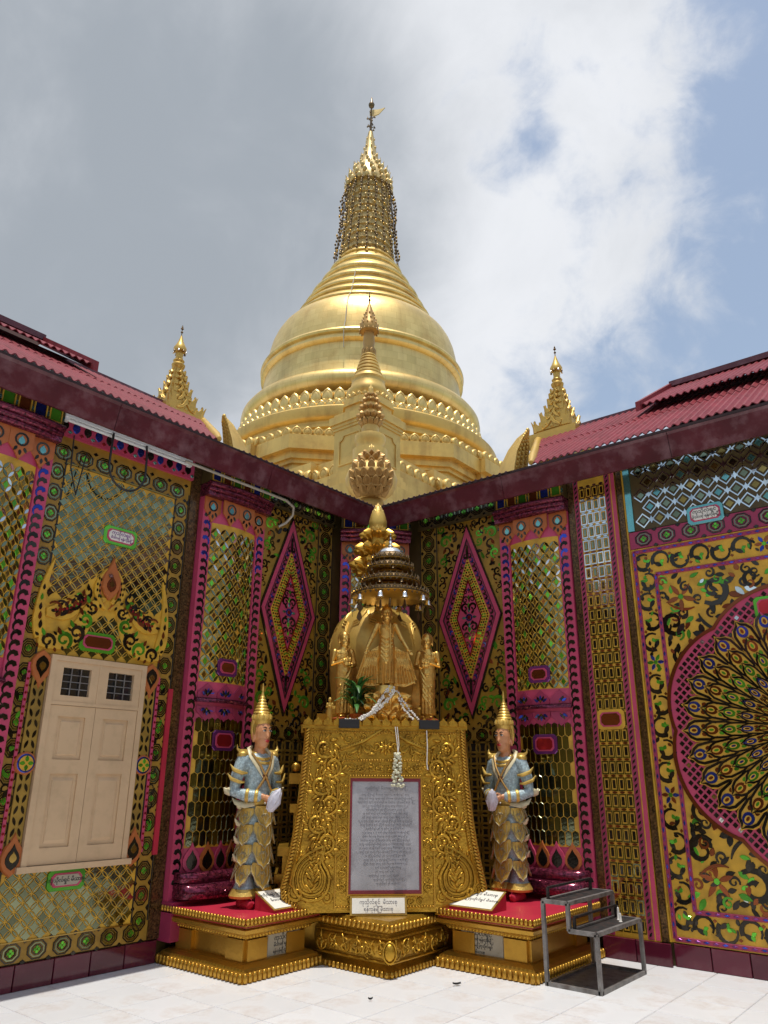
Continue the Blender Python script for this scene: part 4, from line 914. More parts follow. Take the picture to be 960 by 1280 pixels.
b = MB(); b.lathe([(4.62, 9.7), (4.62, 9.80), (4.40, 9.84), (4.40, 9.98), (4.30, 10.02), (4.16, 10.05), (4.16, 10.18), (4.24, 10.22), (4.24, 10.30), (4.18, 10.34), (4.18, 10.42), (4.28, 10.46), (4.32, 10.52), (4.32, 10.78), (4.26, 10.84), (3.9, 10.88)], 96); b.build('round_cornice', 'stucco', st, None, 35)
petal_ring(st, petal_mesh(.245, .27, .065, 'leafgold', .05), (0, 0), 4.02, 10.86, 104); petal_ring(st, pm3, (0, 0), 3.80, 11.18, 72)
b = MB(); b.lathe([(4.0, 10.84), (4.0, 11.13), (3.80, 11.16), (3.80, 11.50), (3.60, 11.54), (3.34, 11.56), (3.30, 11.70)], 96); b.build('lotus_drum', 'leafgold', st, None, 35)
b = MB(); b.lathe([(3.30, 11.62), (3.42, 11.66), (3.64, 11.72), (3.77, 11.82), (3.82, 11.95), (3.80, 12.10), (3.70, 12.24), (3.52, 12.34), (3.34, 12.39), (3.25, 12.43), (3.22, 12.50), (3.21, 12.9), (3.20, 13.25)], 96); b.build('bell_rim', 'leafgold', st, None, 50)
b = MB(); b.lathe([(3.20, 13.22), (3.18, 13.45), (3.24, 13.47), (3.30, 13.53), (3.30, 13.60), (3.23, 13.64), (3.23, 13.70), (3.31, 13.73), (3.33, 13.79), (3.29, 13.86), (3.12, 13.90)], 96); b.build('bell_belt', 'leafgold', st, None, 40)
b = MB(); b.lathe([(3.13, 13.86), (3.12, 14.15), (3.09, 14.45), (3.03, 14.75), (2.94, 15.0), (2.83, 15.2), (2.68, 15.38), (2.52, 15.52), (2.44, 15.57)], 96); b.build('bell', 'leafgold', st, None, 60)
P = [(2.47, 15.53), (2.28, 15.90), (2.08, 16.28), (1.86, 16.72), (1.56, 17.26), (1.27, 17.84), (1.02, 18.36), (.90, 18.62)]
for (r0, z0), (r1, z1) in zip(P, P[1:]):
    h = z1-z0; b = MB(); b.lathe([(r0-.10, z0-.04), (r0-.045, z0+.0), (r0-.05, z0+h*.12), (r0+.0, z0+h*.16), (r0+.015, z0+h*.24), (r0-.0, z0+h*.36), (r0+(r1-r0)*.45+.0, z0+h*.55), (r0+(r1-r0)*.72-.01, z0+h*.80), (r1-.045, z0+h*.97), (r1-.12, z1+.01)], 80); b.build('spire_ring', 'leafgold', st, None, 50)
z = 18.60
# belled umbrella spire
zt = z; b = MB(); b.lathe([(.90, zt-.05), (.86, zt+.05), (.80, zt+.9), (.74, 20.4), (.68, 21.75)], 32); b.build('spire_cage', 'hti', st, None, 40)
b = MB()
for k in range(10):
    zz = zt+.12+k*(21.6-zt)/10; rr = .88-.20*(zz-zt)/(21.7-zt); b.lathe([(rr-.02, zz-.03), (rr+.045, zz), (rr+.045, zz+.045), (rr-.02, zz+.07)], 32)
b.build('cage_hoop', 'hti', st, None, 40)
b = MB(); c2 = MB()
for k in range(11):
    zz = zt+.05+k*(21.6-zt)/10.6; rr = .90-.20*(zz-zt)/(21.7-zt)+.05
    for i in range(26):
        a = 2*PI*(i+.5*(k % 2))/26+RN.uniform(-.04, .04); b.ell((rr*cos(a), rr*sin(a), zz+RN.uniform(-.05, .05)), (.042, .042, .055), 6, 4)
b.build('spire_bells', 'hti', st, None, 60, 'stuff')
for i in range(22):
    a = 2*PI*i/22
    for k in range(24):
        t = k/23; zz = 21.78-t*(3.35+.25*sin(i*2.1)); rr = .79+.14*sin(PI*min(1, t*2))*.8+.36*t
        q = (rr*cos(a)+RN.uniform(-.03, .03), rr*sin(a)+RN.uniform(-.03, .03), zz)
        c2.ell(q, (.040, .040, .058), 5, 4, 0 if (k+i) % 6 else 1)
    c2.tube([((.79+.34*t)*cos(a), (.79+.34*t)*sin(a), 21.78-t*3.4) for t in [j/6 for j in range(7)]], .012, 4, 0)
c2.build('bell_chains', ['bronze', 'goldsmooth'], st, None, 60, 'stuff')
b = MB(); b.lathe([(.70, 21.70), (.80, 21.72), (.80, 21.95), (.74, 22.15), (.66, 22.4), (.52, 22.65), (.40, 22.9), (.30, 23.2), (.22, 23.6), (.15, 24.1), (.09, 24.5), (.02, 24.55)], 32); b.build('umbrella_crown', 'hti', st, None, 40)
b = MB()
for zz, rr, n, s in ((21.8, .82, 18, .13), (22.05, .80, 16, .13), (22.35, .72, 14, .11), (22.65, .56, 12, .10), (22.95, .42, 10, .08), (23.3, .30, 8, .07), (23.7, .22, 7, .06), (24.1, .16, 6, .05)):
    for i in range(n): a = 2*PI*(i+.3)/n; b.ell((rr*cos(a), rr*sin(a), zz), (s*.7, s*.7, s), 6, 4); b.tube([(rr*cos(a), rr*sin(a), zz), (rr*1.10*cos(a), rr*1.10*sin(a), zz+s*1.9)], [s*.35, .006], 4)
b.build('crown_flames', 'hti', st, None, 50, 'stuff')
b = MB(); b.tube([(0, 0, 24.4), (0, 0, 25.9)], [.05, .025], 6)
for k in range(12):
    a = k*2.4; zz = 24.5+k*.085; b.tube([(0, 0, zz), (.12*cos(a), .12*sin(a), zz+.05), (.15*cos(a), .15*sin(a), zz+.12)], [.02, .018, .008], 4); b.ell((.15*cos(a), .15*sin(a), zz+.02), .035, 5, 4)
b.build('spire_rod', 'bronze', st); b = MB(); b.lathe([(.02, 25.7), (.10, 25.78), (.12, 25.88), (.06, 26.0), (.015, 26.25)], 10); b.build('diamond_bud', 'bronze', st, None, 50)
b = MB(); R_ = Vector((cos(_hd), sin(_hd), 0))
P = [(-.06, 25.35), (.12, 25.30), (.30, 25.42), (.52, 25.74), (.40, 25.68), (.22, 25.62), (.08, 25.62), (-.06, 25.58)]
b.prism(P, -.02, .02, 0, frame((0, 0, 0), R_, (0, 0, 1), (R_.y, -R_.x, 0))); b.build('flag_vane', 'hti', st)
# lightning cable down the bell
b = MB(); ca = math.atan2(CAMP.y-SY, CAMP.x-SX)-.17
b.tube([(r_*cos(ca), r_*sin(ca), z_) for r_, z_ in ((1.9, 16.9), (2.12, 16.4), (2.34, 15.95), (2.52, 15.6), (2.86, 15.22), (3.06, 14.75), (3.15, 14.2), (3.35, 13.8), (3.33, 13.5), (3.24, 13.2))], .012, 5); b.build('lightning_cable', 'conduit', st)

# ---------------------------------------------------------------- small stupa before it
SB = at_dist(460, 500, 14.2)
s2 = thing('stupa', 'small pale gold stupa on a square panelled plinth in front of the great stupa', 'stupa', (SB.x, SB.y, 0))
def sqd(h): return [(h*cos(C45+k*PI/2), h*sin(C45+k*PI/2)) for k in range(4)]
b = MB()
for r, z0, z1 in ((1.0, 4.2, 7.0), (.80, 7.0, 7.25), (.74, 7.25, 7.35), (.685, 7.35, 8.30), (.72, 8.30, 8.36), (.75, 8.36, 8.43), (.80, 8.43, 8.60), (.70, 8.60, 8.68)): b.prism(sqd(r), z0, z1)
b.build('plinth', 'stucco', s2)
for k in (0, 3):
    a = C45+k*PI/2+PI/4; cx_0, cy_0 = .685*q2*cos(a), .685*q2*sin(a); F = frame((cx_0, cy_0, 7.83), (-sin(a), cos(a), 0), (0, 0, 1), (cos(a), sin(a), 0))
    o = [(-.34, -.34), (.34, -.34), (.34, .20), (.26, .24), (.22, .33), (-.22, .33), (-.26, .24), (-.34, .20)]; b = MB(); ringtile(b, o, scalep(o, .92), .022); b.build('panel_moulding', 'stucco', s2, F)
b = MB()
for r, z0, z1 in ((.52, 8.66, 8.78), (.57, 8.78, 8.84), (.54, 8.84, 8.96)): b.prism([(r*cos(PI/8+i*PI/4), r*sin(PI/8+i*PI/4)) for i in range(8)], z0, z1)
b.build('octagon_base', 'stucco', s2); petal_ring(s2, petal_mesh(.135, .13, .05, 'stucco'), (0, 0), .46, 8.96, 22, tilt=-.15)
b = MB(); b.lathe([(.48, 8.94), (.46, 9.06), (.38, 9.10), (.42, 9.17), (.43, 9.25), (.38, 9.33), (.36, 9.42), (.345, 9.50), (.37, 9.54), (.32, 9.58), (.29, 9.66)], 40); b.build('bell', 'stucco', s2, None, 40)
z = 9.64
for ro, h in ((.30, .10), (.27, .10), (.24, .10), (.21, .09), (.185, .08), (.165, .07)):
    b = MB(); b.lathe([(ro-.04, z), (ro, z+h*.3), (ro-.005, z+h*.7), (ro-.04, z+h)], 28); b.build('spire_ring', 'stucco', s2, None, 40); z += h
b = MB(); b.lathe([(.15, z-.02), (.125, z+.06), (.14, z+.14), (.115, z+.2), (.13, z+.3), (.11, 10.78), (.10, 10.8)], 20); b.build('spire_neck', 'copper', s2, None, 40)
petal_ring(s2, petal_mesh(.10, .15, .035, 'copper'), (0, 0), .12, z-.02, 8)
b = MB(); b.lathe([(.10, 10.74), (.20, 10.76), (.215, 10.84), (.185, 10.95), (.15, 11.05), (.10, 11.22), (.055, 11.38), (.03, 11.46), (.02, 11.5)], 24); b.build('umbrella', 'copper', s2, None, 40)
b = MB()
for zz, rr, n in ((10.76, .21, 14), (10.92, .195, 12), (11.06, .15, 10), (11.2, .11, 8)):
    for i in range(n): a = 2*PI*i/n; b.ell((rr*cos(a), rr*sin(a), zz), (.022, .022, .035), 6, 4)
b.build('umbrella_bells', 'copper', s2, None, 60, 'stuff'); b = MB(); b.tube([(0, 0, 11.45), (0, 0, 11.8)], [.018, .008], 6); b.ell((0, 0, 11.58), .035, 6, 4); b.ell((0, 0, 11.68), .028, 6, 4); b.build('finial', 'bronze', s2, None, 60)

# ---------------------------------------------------------------- lotus urns above the corner
def urn(P, z0, s, label, rows, prof_, m1='stucco', m2='copper'):
    t = thing('lotus_urn', label, 'urn', (P.x, P.y, 0), 0, 'lotus urns above the gallery corner')
    b = MB(); b.lathe([(r*s, z0+z*s) for r, z in prof_], 32); b.build('urn_body', m1, t, None, 40)
    fa = math.atan2(CAMP.y-P.y, CAMP.x-P.x)
    for (z, r, n, w, h, tilt, m) in rows:
        me = petal_mesh(w*s, h*s, w*s*.16, m, .9); sp_ = .95 if n < 8 and r > .2 else PI; petal_ring(t, me, (0, 0), r*s, z0+z*s, n, fa-sp_, fa+sp_, tilt)
    return t
U1 = at_dist(464, 600, 11.2); U2 = at_dist(463, 530, 12.6)
urn(U1, 5.62, 1.0, 'round golden lotus urn directly above the meeting of the eaves, lower of the two',
    ((.10, .26, 5, .14, .22, .66, 'copper'), (.22, .365, 6, .13, .18, .42, 'copper'), (.36, .405, 7, .12, .16, .25, 'copper'), (.50, .37, 5, .12, .16, .15, 'copper'), (.62, .24, 11, .11, .15, .45, 'copper'), (.72, .17, 10, .10, .15, .55, 'copper'), (.82, .12, 9, .08, .12, .65, 'copper'), (.90, .045, 6, .055, .16, -.12, 'stucco')),
    [(.0001, -1.2), (.30, -1.2), (.30, -.12), (.24, -.08), (.26, 0), (.22, .05), (.20, .10), (.24, .15), (.36, .25), (.41, .38), (.42, .46), (.37, .60), (.26, .70), (.16, .76), (.12, .86), (.13, .90), (.05, .93), (.04, 1.02), (.0001, 1.10)])
urn(U2, 7.22, 1.0, 'slender golden lotus urn with three petal tiers in front of the small stupa',
    ((.48, .155, 11, .10, .13, .5, 'copper'), (.62, .17, 12, .10, .12, .95, 'copper'), (.80, .135, 11, .085, .11, .95, 'copper'), (.96, .10, 10, .07, .095, .95, 'copper'), (1.08, .07, 8, .06, .08, .95, 'copper'), (1.16, .04, 6, .05, .15, -.12, 'stucco')),
    [(.0001, -2.4), (.32, -2.4), (.32, -.02), (.25, .0), (.24, .06), (.27, .12), (.29, .20), (.28, .27), (.20, .30), (.165, .36), (.155, .46), (.17, .62), (.15, .70), (.12, .9), (.09, 1.05), (.04, 1.18), (.035, 1.28), (.0001, 1.38)])

# ---------------------------------------------------------------- tiered spires on the roofs
def pyatthat(P, z0, s, label, rz, lean):
    t = thing('roof_spire', label, 'spire', (P[0], P[1], z0), rz, 'gilded tiered spires on the gallery roofs')
    b = MB(); b.box(-.50*s, .50*s, -.44*s, .44*s, -.28*s, -.02*s); b.box(-.40*s, .40*s, -.36*s, .36*s, -1.5, -.27*s); b.box(-.50*s, .50*s, -.42*s, .42*s, -.02*s, .05*s); b.build('spire_base', 'goldpaint', t)
    tiers = ((.37, .05, .27), (.265, .28, .25), (.20, .50, .20), (.15, .68, .18), (.12, .84, .15), (.095, .97, .13))
    for w, z, h in tiers:
        w *= s; z *= s; h *= s; b = MB(); b.box(-w*.86, w*.86, -w*.86, w*.86, z, z+h); b.box(-w*1.02, w*1.02, -w*1.02, w*1.02, z+h*.02, z+h*.14); b.box(-w*.95, w*.95, -w*.95, w*.95, z+h*.14, z+h*.22); b.build('tier', 'goldpaint', t)
        for k in range(4):
            F = Matrix.Rotation(k*PI/2, 4, 'Z')@frame((0, -w*.97, z+h*.12), (1, 0, 0), (0, 0, 1), (0, -1, 0))
            b = MB(); tile(b, [(-w*.55, 0), (w*.55, 0), (w*.36, h*.38), (w*.16, h*.62), (0, h*1.05), (-w*.16, h*.62), (-w*.36, h*.38)], .03*s+.01, 0, None, .006)
            for sx_ in (-1, 1): tile(b, [(sx_*x*w, y*h) for x, y in ((1.0, 0), (1.06, .95), (.82, .55), (.58, .42), (.52, 0))][::sx_], .028*s+.01, 0, None, .006)
            b.tube([(x*w, y*h, .035*s+.012) for x, y in ((-.5, .1), (-.2, .3), (0, .62), (.2, .3), (.5, .1))], .016*s, 5); b.ell((0, h*.22, .04*s), (.05*s, .05*s, .02*s), 6, 4)
            [b.ell((RN.uniform(-.8, .8)*w, RN.uniform(.05, .5)*h, .015), (.022*s, .03*s, .02*s), 6, 4) for _ in range(14)]; b.build('pediment', 'goldpaint', t, F)
            b = MB(); b.tube([(-w*1.0, -w*1.0, z+h*.1), (-w*1.04, -w*1.04, z+h*.55), (-w*1.16, -w*1.16, z+h*1.0)], [w*.13, w*.09, .004], 5); b.build('corner_flame', 'goldpaint', t, Matrix.Rotation(k*PI/2, 4, 'Z'))
    b = MB(); b.lathe([(r*s, z*s) for r, z in ((.10, 1.08), (.085, 1.13), (.12, 1.17), (.13, 1.22), (.09, 1.27), (.11, 1.31), (.075, 1.36), (.065, 1.42), (.075, 1.45), (.06, 1.5), (.055, 1.56))], 18); b.build('spire_neck', 'goldpaint', t, None, 40)
    b = MB(); b.lathe([(r*s, z*s) for r, z in ((.06, 1.52), (.12, 1.53), (.125, 1.59), (.09, 1.66), (.055, 1.74), (.025, 1.84), (.008, 1.9))], 18); b.build('umbrella', 'goldpaint', t, None, 40)
    for i in range(8): a = i*PI/4; bb = MB(); bb.lathe([(.001, 0), (.016*s, -.01*s), (.022*s, -.05*s), (.001, -.05*s)], 7); bb.build('bell', 'silver' if i % 2 else 'bronze', t, Tr(.118*s*cos(a), .118*s*sin(a), 1.535*s), 50)
    b = MB(); b.tube([(0, 0, 1.88*s), (0, 0, 2.12*s)], [.01*s, .006*s], 5)
    for z, r in ((1.96, .028), (2.04, .034), (2.08, .02)): b.ell((0, 0, z*s), (r*s, r*s, .02*s), 6, 4)
    b.build('finial', 'bronze', t, None, 50); return t
def onray(px, py, axis, val):
    v = ray(px, py); return CAMP+v*((val-CAMP[axis])/v[axis])
p = onray(215, 528, 0, -1.70); pyatthat((p.x, p.y), p.z, .73, 'tiered gold spire on the ridge of the left gallery roof', 0, 0)
p = onray(702, 548, 1, 1.68); pyatthat((p.x, p.y), p.z, .73, 'tiered gold spire on the ridge of the right gallery roof', 0, 0)
# horn shaped gable ends
def horn(Lp, Rp, Qp, label):           # carved side, ridge, plain side
    rows = []
    for l, r, q in zip(Lp, Rp, Qp): rows.append([at_dist(*l, 9.70), at_dist(*r, 9.45), at_dist(*q, 9.80), at_dist((l[0]+q[0])/2, l[1], 10.05)])
    o = rows[0][1].copy(); t = thing('roof_horn', label, 'roof ornament', o, 0, 'gold horns at the gallery roof ends')
    base = [[Vector((v.x, v.y, v.z-.35)) for v in rows[0]]]; R_ = [[tuple(v-o) for v in row] for row in base+rows]
    if (Lp[0][0] > Qp[0][0]): R_ = [row[::-1] for row in R_]
    b = MB(); b.loft(R_, 0, True); b.build('horn', 'stucco', t, None, 30)
    b = MB()
    for k in range(14):
        q = k/13*(len(rows)-1); i = min(int(q), len(rows)-2); f = q-i; A = rows[i][0].lerp(rows[i+1][0], f)-o; B_ = rows[i][1].lerp(rows[i+1][1], f)-o
        for j in (.25, .55, .82): b.ell(A.lerp(B_, j)+(B_-A).cross(Vector((0, 0, 1))).normalized()*.0, (.028, .028, .040)*1, 6, 4)
    b.build('carved_edge', 'goldpaint', t, None, 50, 'stuff'); return t
horn([(280, 575), (279, 559), (278, 541), (277, 527), (279.5, 521)], [(293.5, 575), (292, 562), (289.5, 547), (285, 531), (280.5, 520.5)], [(315, 578), (310, 564), (302, 548), (292, 531), (281.5, 520)], 'gold horn at the end of the left roof beside the great stupa')
horn([(655, 603), (660, 583), (662, 562), (661.5, 547), (660.3, 538.6)], [(641, 603), (643, 583), (646, 564), (653, 548), (659.3, 538)], [(618, 605), (625, 584), (635, 563), (646, 548), (658.3, 537.8)], 'gold horn at the end of the right roof beside the great stupa')

# ---------------------------------------------------------------- lamp and cables under the left eave
t = thing('tube_light', 'white fluorescent tube light fixed under the left eave', 'light', (.16, -3.95, 4.74))
b = MB(); b.box(-.03, .03, -.72, .72, 0, .045); b.build('batten', 'tubewhite', t); b = MB(); b.box(-.032, .032, -.73, .73, .045, .075); b.build('batten_top', 'blue', t)
b = MB(); b.tube([(.0, -.70, -.018), (0, .70, -.018)], .016, 10); b.build('tube', 'tubewhite', t, None, 60)
for y in (-.70, .70): b = MB(); b.box(-.022, .022, y-.02, y+.02, -.038, .0); b.build('lamp_holder', 'tubewhite', t)
for y in (-.5, .5): b = MB(); b.box(-.16, .0, y-.015, y+.015, .02, .04); b.build('bracket', 'iron', t)
b = MB(); b.tube([(.20, -4.18, 4.74), (.21, -4.19, 4.55)]+[(.21, -3.99-.20*cos(a), 4.42-.22*sin(a)) for a in [PI*i/12 for i in range(13)]]+[(.2, -3.79, 4.6), (.19, -3.80, 4.74)], .011, 7); tag(b.build('cable', 'cable', None, None, 60), 'black cable hanging in a loop below the tube light', 'cable')
b = MB(); b.tube([(.10, -4.52, 4.62), (.09, -4.50, 4.3), (.10, -4.42, 4.05), (.06, -4.35, 4.5)], .007, 6); tag(b.build('cable', 'cable', None, None, 60), 'thin black wire dangling left of the looped cable', 'cable')
b = MB(); b.tube([(.30, -3.4, 4.68), (.30, -2.3, 4.67), (.30, -1.95, 4.665), (.27, -1.80, 4.63), (.20, -1.74, 4.56), (.12, -1.77, 4.47), (.06, -1.83, 4.42)], .016, 8); tag(b.build('conduit', 'conduit', None, None, 60), 'pale conduit pipe with a hooked end along the left eave', 'pipe')
# ---------------------------------------------------------------- plinths left and right of the inscription
def off_poly(P, d):
    return [tuple(p) for p in offset(P if area(P) > 0 else P[::-1], -d)]
def teeth(mb, P, z, h, pitch, d, mi=0, lean=0.0):
    n = len(P)
    for i in range(n):
        a, b_ = Vector(P[i]), Vector(P[(i+1) % n]); e = b_-a
        if e.length < .05: continue
        k = max(1, round(e.length/pitch)); nr = Vector((e.y, -e.x)).normalized()
        for j in range(k):
            p = a+e*((j+.5)/k)+nr*d*.25; mb.ell((p.x, p.y, z+h*.5), (e.length/k*.46 if abs(e.x) > abs(e.y) else d, e.length/k*.46 if abs(e.y) >= abs(e.x) else d, h*.55), 7, 5, mi)
def plinth(P, label, sgn_face, sign):
    t = thing('plinth', label, 'plinth', (sum(p[0] for p in P)/4, sum(p[1] for p in P)/4, 0), 0, 'gold plinths beside the inscription')
    c = t.location; L = [(x-c.x, y-c.y) for x, y in P]; L = L if area(L) > 0 else L[::-1]
    def ring(d, z): return [(x, y, z) for x, y in off_poly(L, d)]
    b = MB(); b.loft([ring(.00, 0), ring(.00, .075), ring(-.02, .08), ring(-.03, .10), ring(-.07, .125), ring(-.13, .135)], 0, True); b.build('foot_moulding', 'goldsmooth', t)
    b = MB(); b.loft([ring(-.135, .13), ring(-.135, .30)], 0, True)
    for i in range(4):
        a, q = Vector(L[i]), Vector(L[(i+1) % 4]); e = (q-a).normalized(); nr = Vector((e.y, -e.x))
        for s0, s1 in ((a, e), (q, -e)):
            m = s0-nr*.135+s1*.24; F = frame((m.x, m.y, .20), (e.x, e.y, 0), (0, 0, 1), (nr.x, nr.y, 0)); b.box(-.11, .11, -.07, .09, -.01, .035, 0, F)
    b.build('waist', 'goldsmooth', t)
    b = MB(); b.loft([ring(-.13, .285), ring(-.11, .30), ring(-.085, .305), ring(-.07, .33), ring(-.035, .345), ring(-.01, .355), ring(-.005, .385), ring(-.03, .395), ring(-.03, .405), ring(.0, .415), ring(.0, .425)], 0, True); b.build('upper_moulding', 'goldsmooth', t)
    b = MB(); teeth(b, [(x, y) for x, y, z in ring(.0, 0)], .005, .075, .052, .02); b.build('foot_petals', 'goldsmooth', t, None, 60, 'stuff')
    b = MB(); teeth(b, [(x, y) for x, y, z in ring(-.005, 0)], .425, .05, .042, .018); b.build('rim_petals', 'goldsmooth', t, None, 60, 'stuff')
    b = MB(); teeth(b, [(x, y) for x, y, z in ring(-.085, 0)], .305, .035, .036, .012); b.build('leaf_frieze', 'gold', t, None, 60, 'stuff')
    b = MB(); b.loft([ring(-.022, .40), ring(-.022, .468)], 0, True); b.build('red_top', 'redpaint', t)
    return t
PL = plinth([(.02, -2.98), (1.19, -2.98), (1.19, -2.05), (.02, -2.05)], 'gold moulded plinth with a red top below the left blue-clad guardian', 0, 0)
PR = plinth([(2.0, -1.43), (3.0, -1.43), (3.0, -.10), (2.0, -.10)], 'gold moulded plinth with a red top below the right blue-clad guardian', 0, 0)
b = MB(); tile(b, rect(.40, .20), .02, 0, None, .006); o = tag(b.build('stone_plaque', 'plaque', None, frame((1.06, -2.42, .205), (0, 1, 0), (0, 0, 1), (1, 0, 0))), 'grey inscribed stone plaque set in the left gold plinth', 'plaque', 'stone plaques on the plinths')
for k, (s_, z) in enumerate(((MY1, .052), (MY2+' '+MY3, .034), (MY3+' '+MY1, .030))): link('lettering', text(s_, z, 'ink'), o, Tr(0, .058-.05*k, .021))
b = MB(); tile(b, rect(.44, .24), .02, 0, None, .006); o = tag(b.build('stone_plaque', 'plaque', None, frame((2.42, -1.30, .215), (1, 0, 0), (0, 0, 1), (0, -1, 0))), 'grey inscribed stone plaque set in the right gold plinth', 'plaque', 'stone plaques on the plinths')
for k, (s_, z) in enumerate(((MY1, .055), (MY2+' '+MY3, .032), (MY3+' '+MY1, .030), (MY2, .030))): link('lettering', text(s_, z, 'ink'), o, Tr(-.02, .078-.048*k, .021))
def wedge(P, rz, label, lines):
    t = thing('wedge_sign', label, 'sign', P, rz, 'sloping name boards on the plinths'); w, d, h = .23, .25, .14
    b = MB(); b.add([(-w, 0, 0), (w, 0, 0), (w, d, 0), (-w, d, 0), (-w, 0, .02), (w, 0, .02), (w, d, h), (-w, d, h)], [(3, 2, 1, 0), (0, 1, 5, 4), (1, 2, 6, 5), (2, 3, 7, 6), (3, 0, 4, 7), (4, 5, 6, 7)]); b.build('wedge', 'redpaint', t)
    a = math.atan2(h-.02, d); F = Tr(0, 0, .02)@Matrix.Rotation(a, 4, 'X'); Ls = math.hypot(d, h-.02)
    b = MB(); b.box(-w-.005, w+.005, -.005, Ls+.005, .001, .008); b.build('board_rim', 'gilt', t, F)
    b = MB(); b.box(-w+.012, w-.012, .010, Ls-.010, .006, .012); bo = b.build('board', 'white', t, F)
    for k, (s_, z) in enumerate(lines): link('lettering', text(s_, z, 'ink'), bo, Tr(0, Ls*(.74-.30*k), .0125))
wedge((1.12, -2.37, .468), PI/2, 'sloping white name board in a red wedge on the left plinth', ((MY1+' '+MY2+' '+MY3, .042), (MY2+' '+MY1, .042)))
wedge((2.33, -1.36, .468), 0, 'sloping white name board in a red wedge on the right plinth', ((MY1+' '+MY2, .046), (MY3+' '+MY1+' '+MY2, .038)))

# ---------------------------------------------------------------- inscription pedestal
ped = thing('inscription_pedestal', 'tall carved gold pedestal framing a grey inscribed stone slab', 'pedestal', DW(-.06, 2.2), PI/4)
def dl(d): return 2.2-d                        # local y of a distance along the diagonal
BP = [(0, dl(2.86)), (.60, dl(2.24)), (.60, dl(1.6)), (-.60, dl(1.6)), (-.60, dl(2.24))]
def br(d, z): return [(x, y, z) for x, y in off_poly(BP, d)]
b = MB(); b.loft([br(0, 0), br(0, .05), br(-.03, .07), br(-.05, .10), br(-.01, .13), br(.015, .19), br(.01, .25), br(-.03, .30), br(-.03, .32), br(0, .34), br(.0, .40), br(-.03, .425)], 0, True); b.build('pedestal_base', 'gold', ped, None, 30)
b = MB(); teeth(b, [(x, y) for x, y, z in br(0, 0)], .0, .055, .05, .02)
nB = len(BP)
def lean_teeth(mb, P, z, h, pitch, d):
    for i in range(len(P)):
        a, q = Vector(P[i]), Vector(P[(i+1) % len(P)]); e = q-a; k = max(1, round(e.length/pitch)); an = math.atan2(e.y, e.x); nr = Vector((e.y, -e.x)).normalized()
        for j in range(k): p = a+e*((j+.5)/k); mb.ell((p.x+nr.x*.004, p.y+nr.y*.004, z+h/2), (pitch*.40, d, h*.6), 7, 5, 0, None, Matrix.Rotation(an, 3, 'Z')@Matrix.Rotation(.35, 3, 'Y'))
lean_teeth(b, [(x, y) for x, y, z in br(0, 0)], .345, .055, .055, .018); b.build('base_petals', 'goldsmooth', ped, None, 60, 'stuff')
def vol_tube(mb, F, cx, cy, r, turns, dr, a0, w, n=15):
    pts = []; ws = []
    for i in range(n+1):
        t = i/n; a = a0+dr*2*PI*turns*t; q = r*(1-.80*t); pts.append((cx+q*cos(a), cy+q*sin(a), w*.25)); ws.append(w*(.55+.6*sin(PI*min(1, t*1.2))) if t < .9 else w*.9)
    mb.tube(pts, ws, 6, 0, F)
def leaf_b(mb, F, cx, cy, a, L, w, h): mb.ell((cx+cos(a)*L*.5, cy+sin(a)*L*.5, 0), (L*.55, w, h), 7, 4, 0, F, Matrix.Rotation(a, 3, 'Z'))
# carved scrolls on the two front faces of the base
b = MB()
for i in (0, 4):
    a, q = Vector(BP[i]), Vector(BP[(i+1) % 5]); e = (q-a); L = e.length; e.normalize(); nr = Vector((e.y, -e.x)); F = frame((a.x+nr.x*.012, a.y+nr.y*.012, .20), (e.x, e.y, 0), (0, 0, 1), (nr.x, nr.y, 0))
    for k in range(6):
        x = L*(k+.5)/6; sg = 1 if k % 2 else -1; vol_tube(b, F, x, .010*sg, .068, 1.3, sg, 1.2*k, .011)
        for j in range(4): leaf_b(b, F, x, .01, k+1.6*j, .075, .013, .014)
    b.tube([(0, -.085, .0), (L, -.085, 0)], .009, 6, 0, F); b.tube([(0, .095, -.01), (L, .095, -.01)], .009, 6, 0, F)
b.ell((0, dl(2.87), .20), (.05, .03, .07), 10, 6); b.tube([(.055*cos(a_), dl(2.875), .20+.08*sin(a_)) for a_ in [2*PI*i/16 for i in range(16)]], .009, 6, 0, None, True)
b.build('base_carving', 'gold', ped, None, 60)
# stele body
prof = [(.50, .86), (.56, .935), (.64, .950), (.75, .925), (.90, .892), (1.05, .865), (1.25, .838), (1.5, .815), (1.8, .795), (2.03, .785)]
OUTL = [(h, z) for z, h in prof]; SO = [(-h, z) for h, z in OUTL[::-1]]; poly = OUTL+SO; poly = [(.80, .44)]+poly+[(-.80, .44)]
FS = frame((0, dl(2.45), 0), (1, 0, 0), (0, 0, 1), (0, -1, 0))
b = MB(); b.prism(poly, -.62, 0, 0, FS); b.build('stele', 'gold', ped)
b = MB(); b.box(-.80, .80, 2.03, 2.085, -.62, .025, 0, FS); n = 17
for i in range(n):
    x = -.80+1.6*(i+.5)/n; tile(b, [(x-.045, 2.055), (x+.045, 2.055), (x+.042, 2.10), (x+.02, 2.115), (x, 2.145), (x-.02, 2.115), (x-.042, 2.10)], .025, 0, FS@Tr(0, 0, .012), .006)
b.build('crest', 'gold', ped)
for x in (-.36, .42): b = MB(); tile(b, rect(.20, .085), .02, 0, None, .003); b.build('dark_plate', 'black', ped, FS@Tr(x, 2.075, .04))
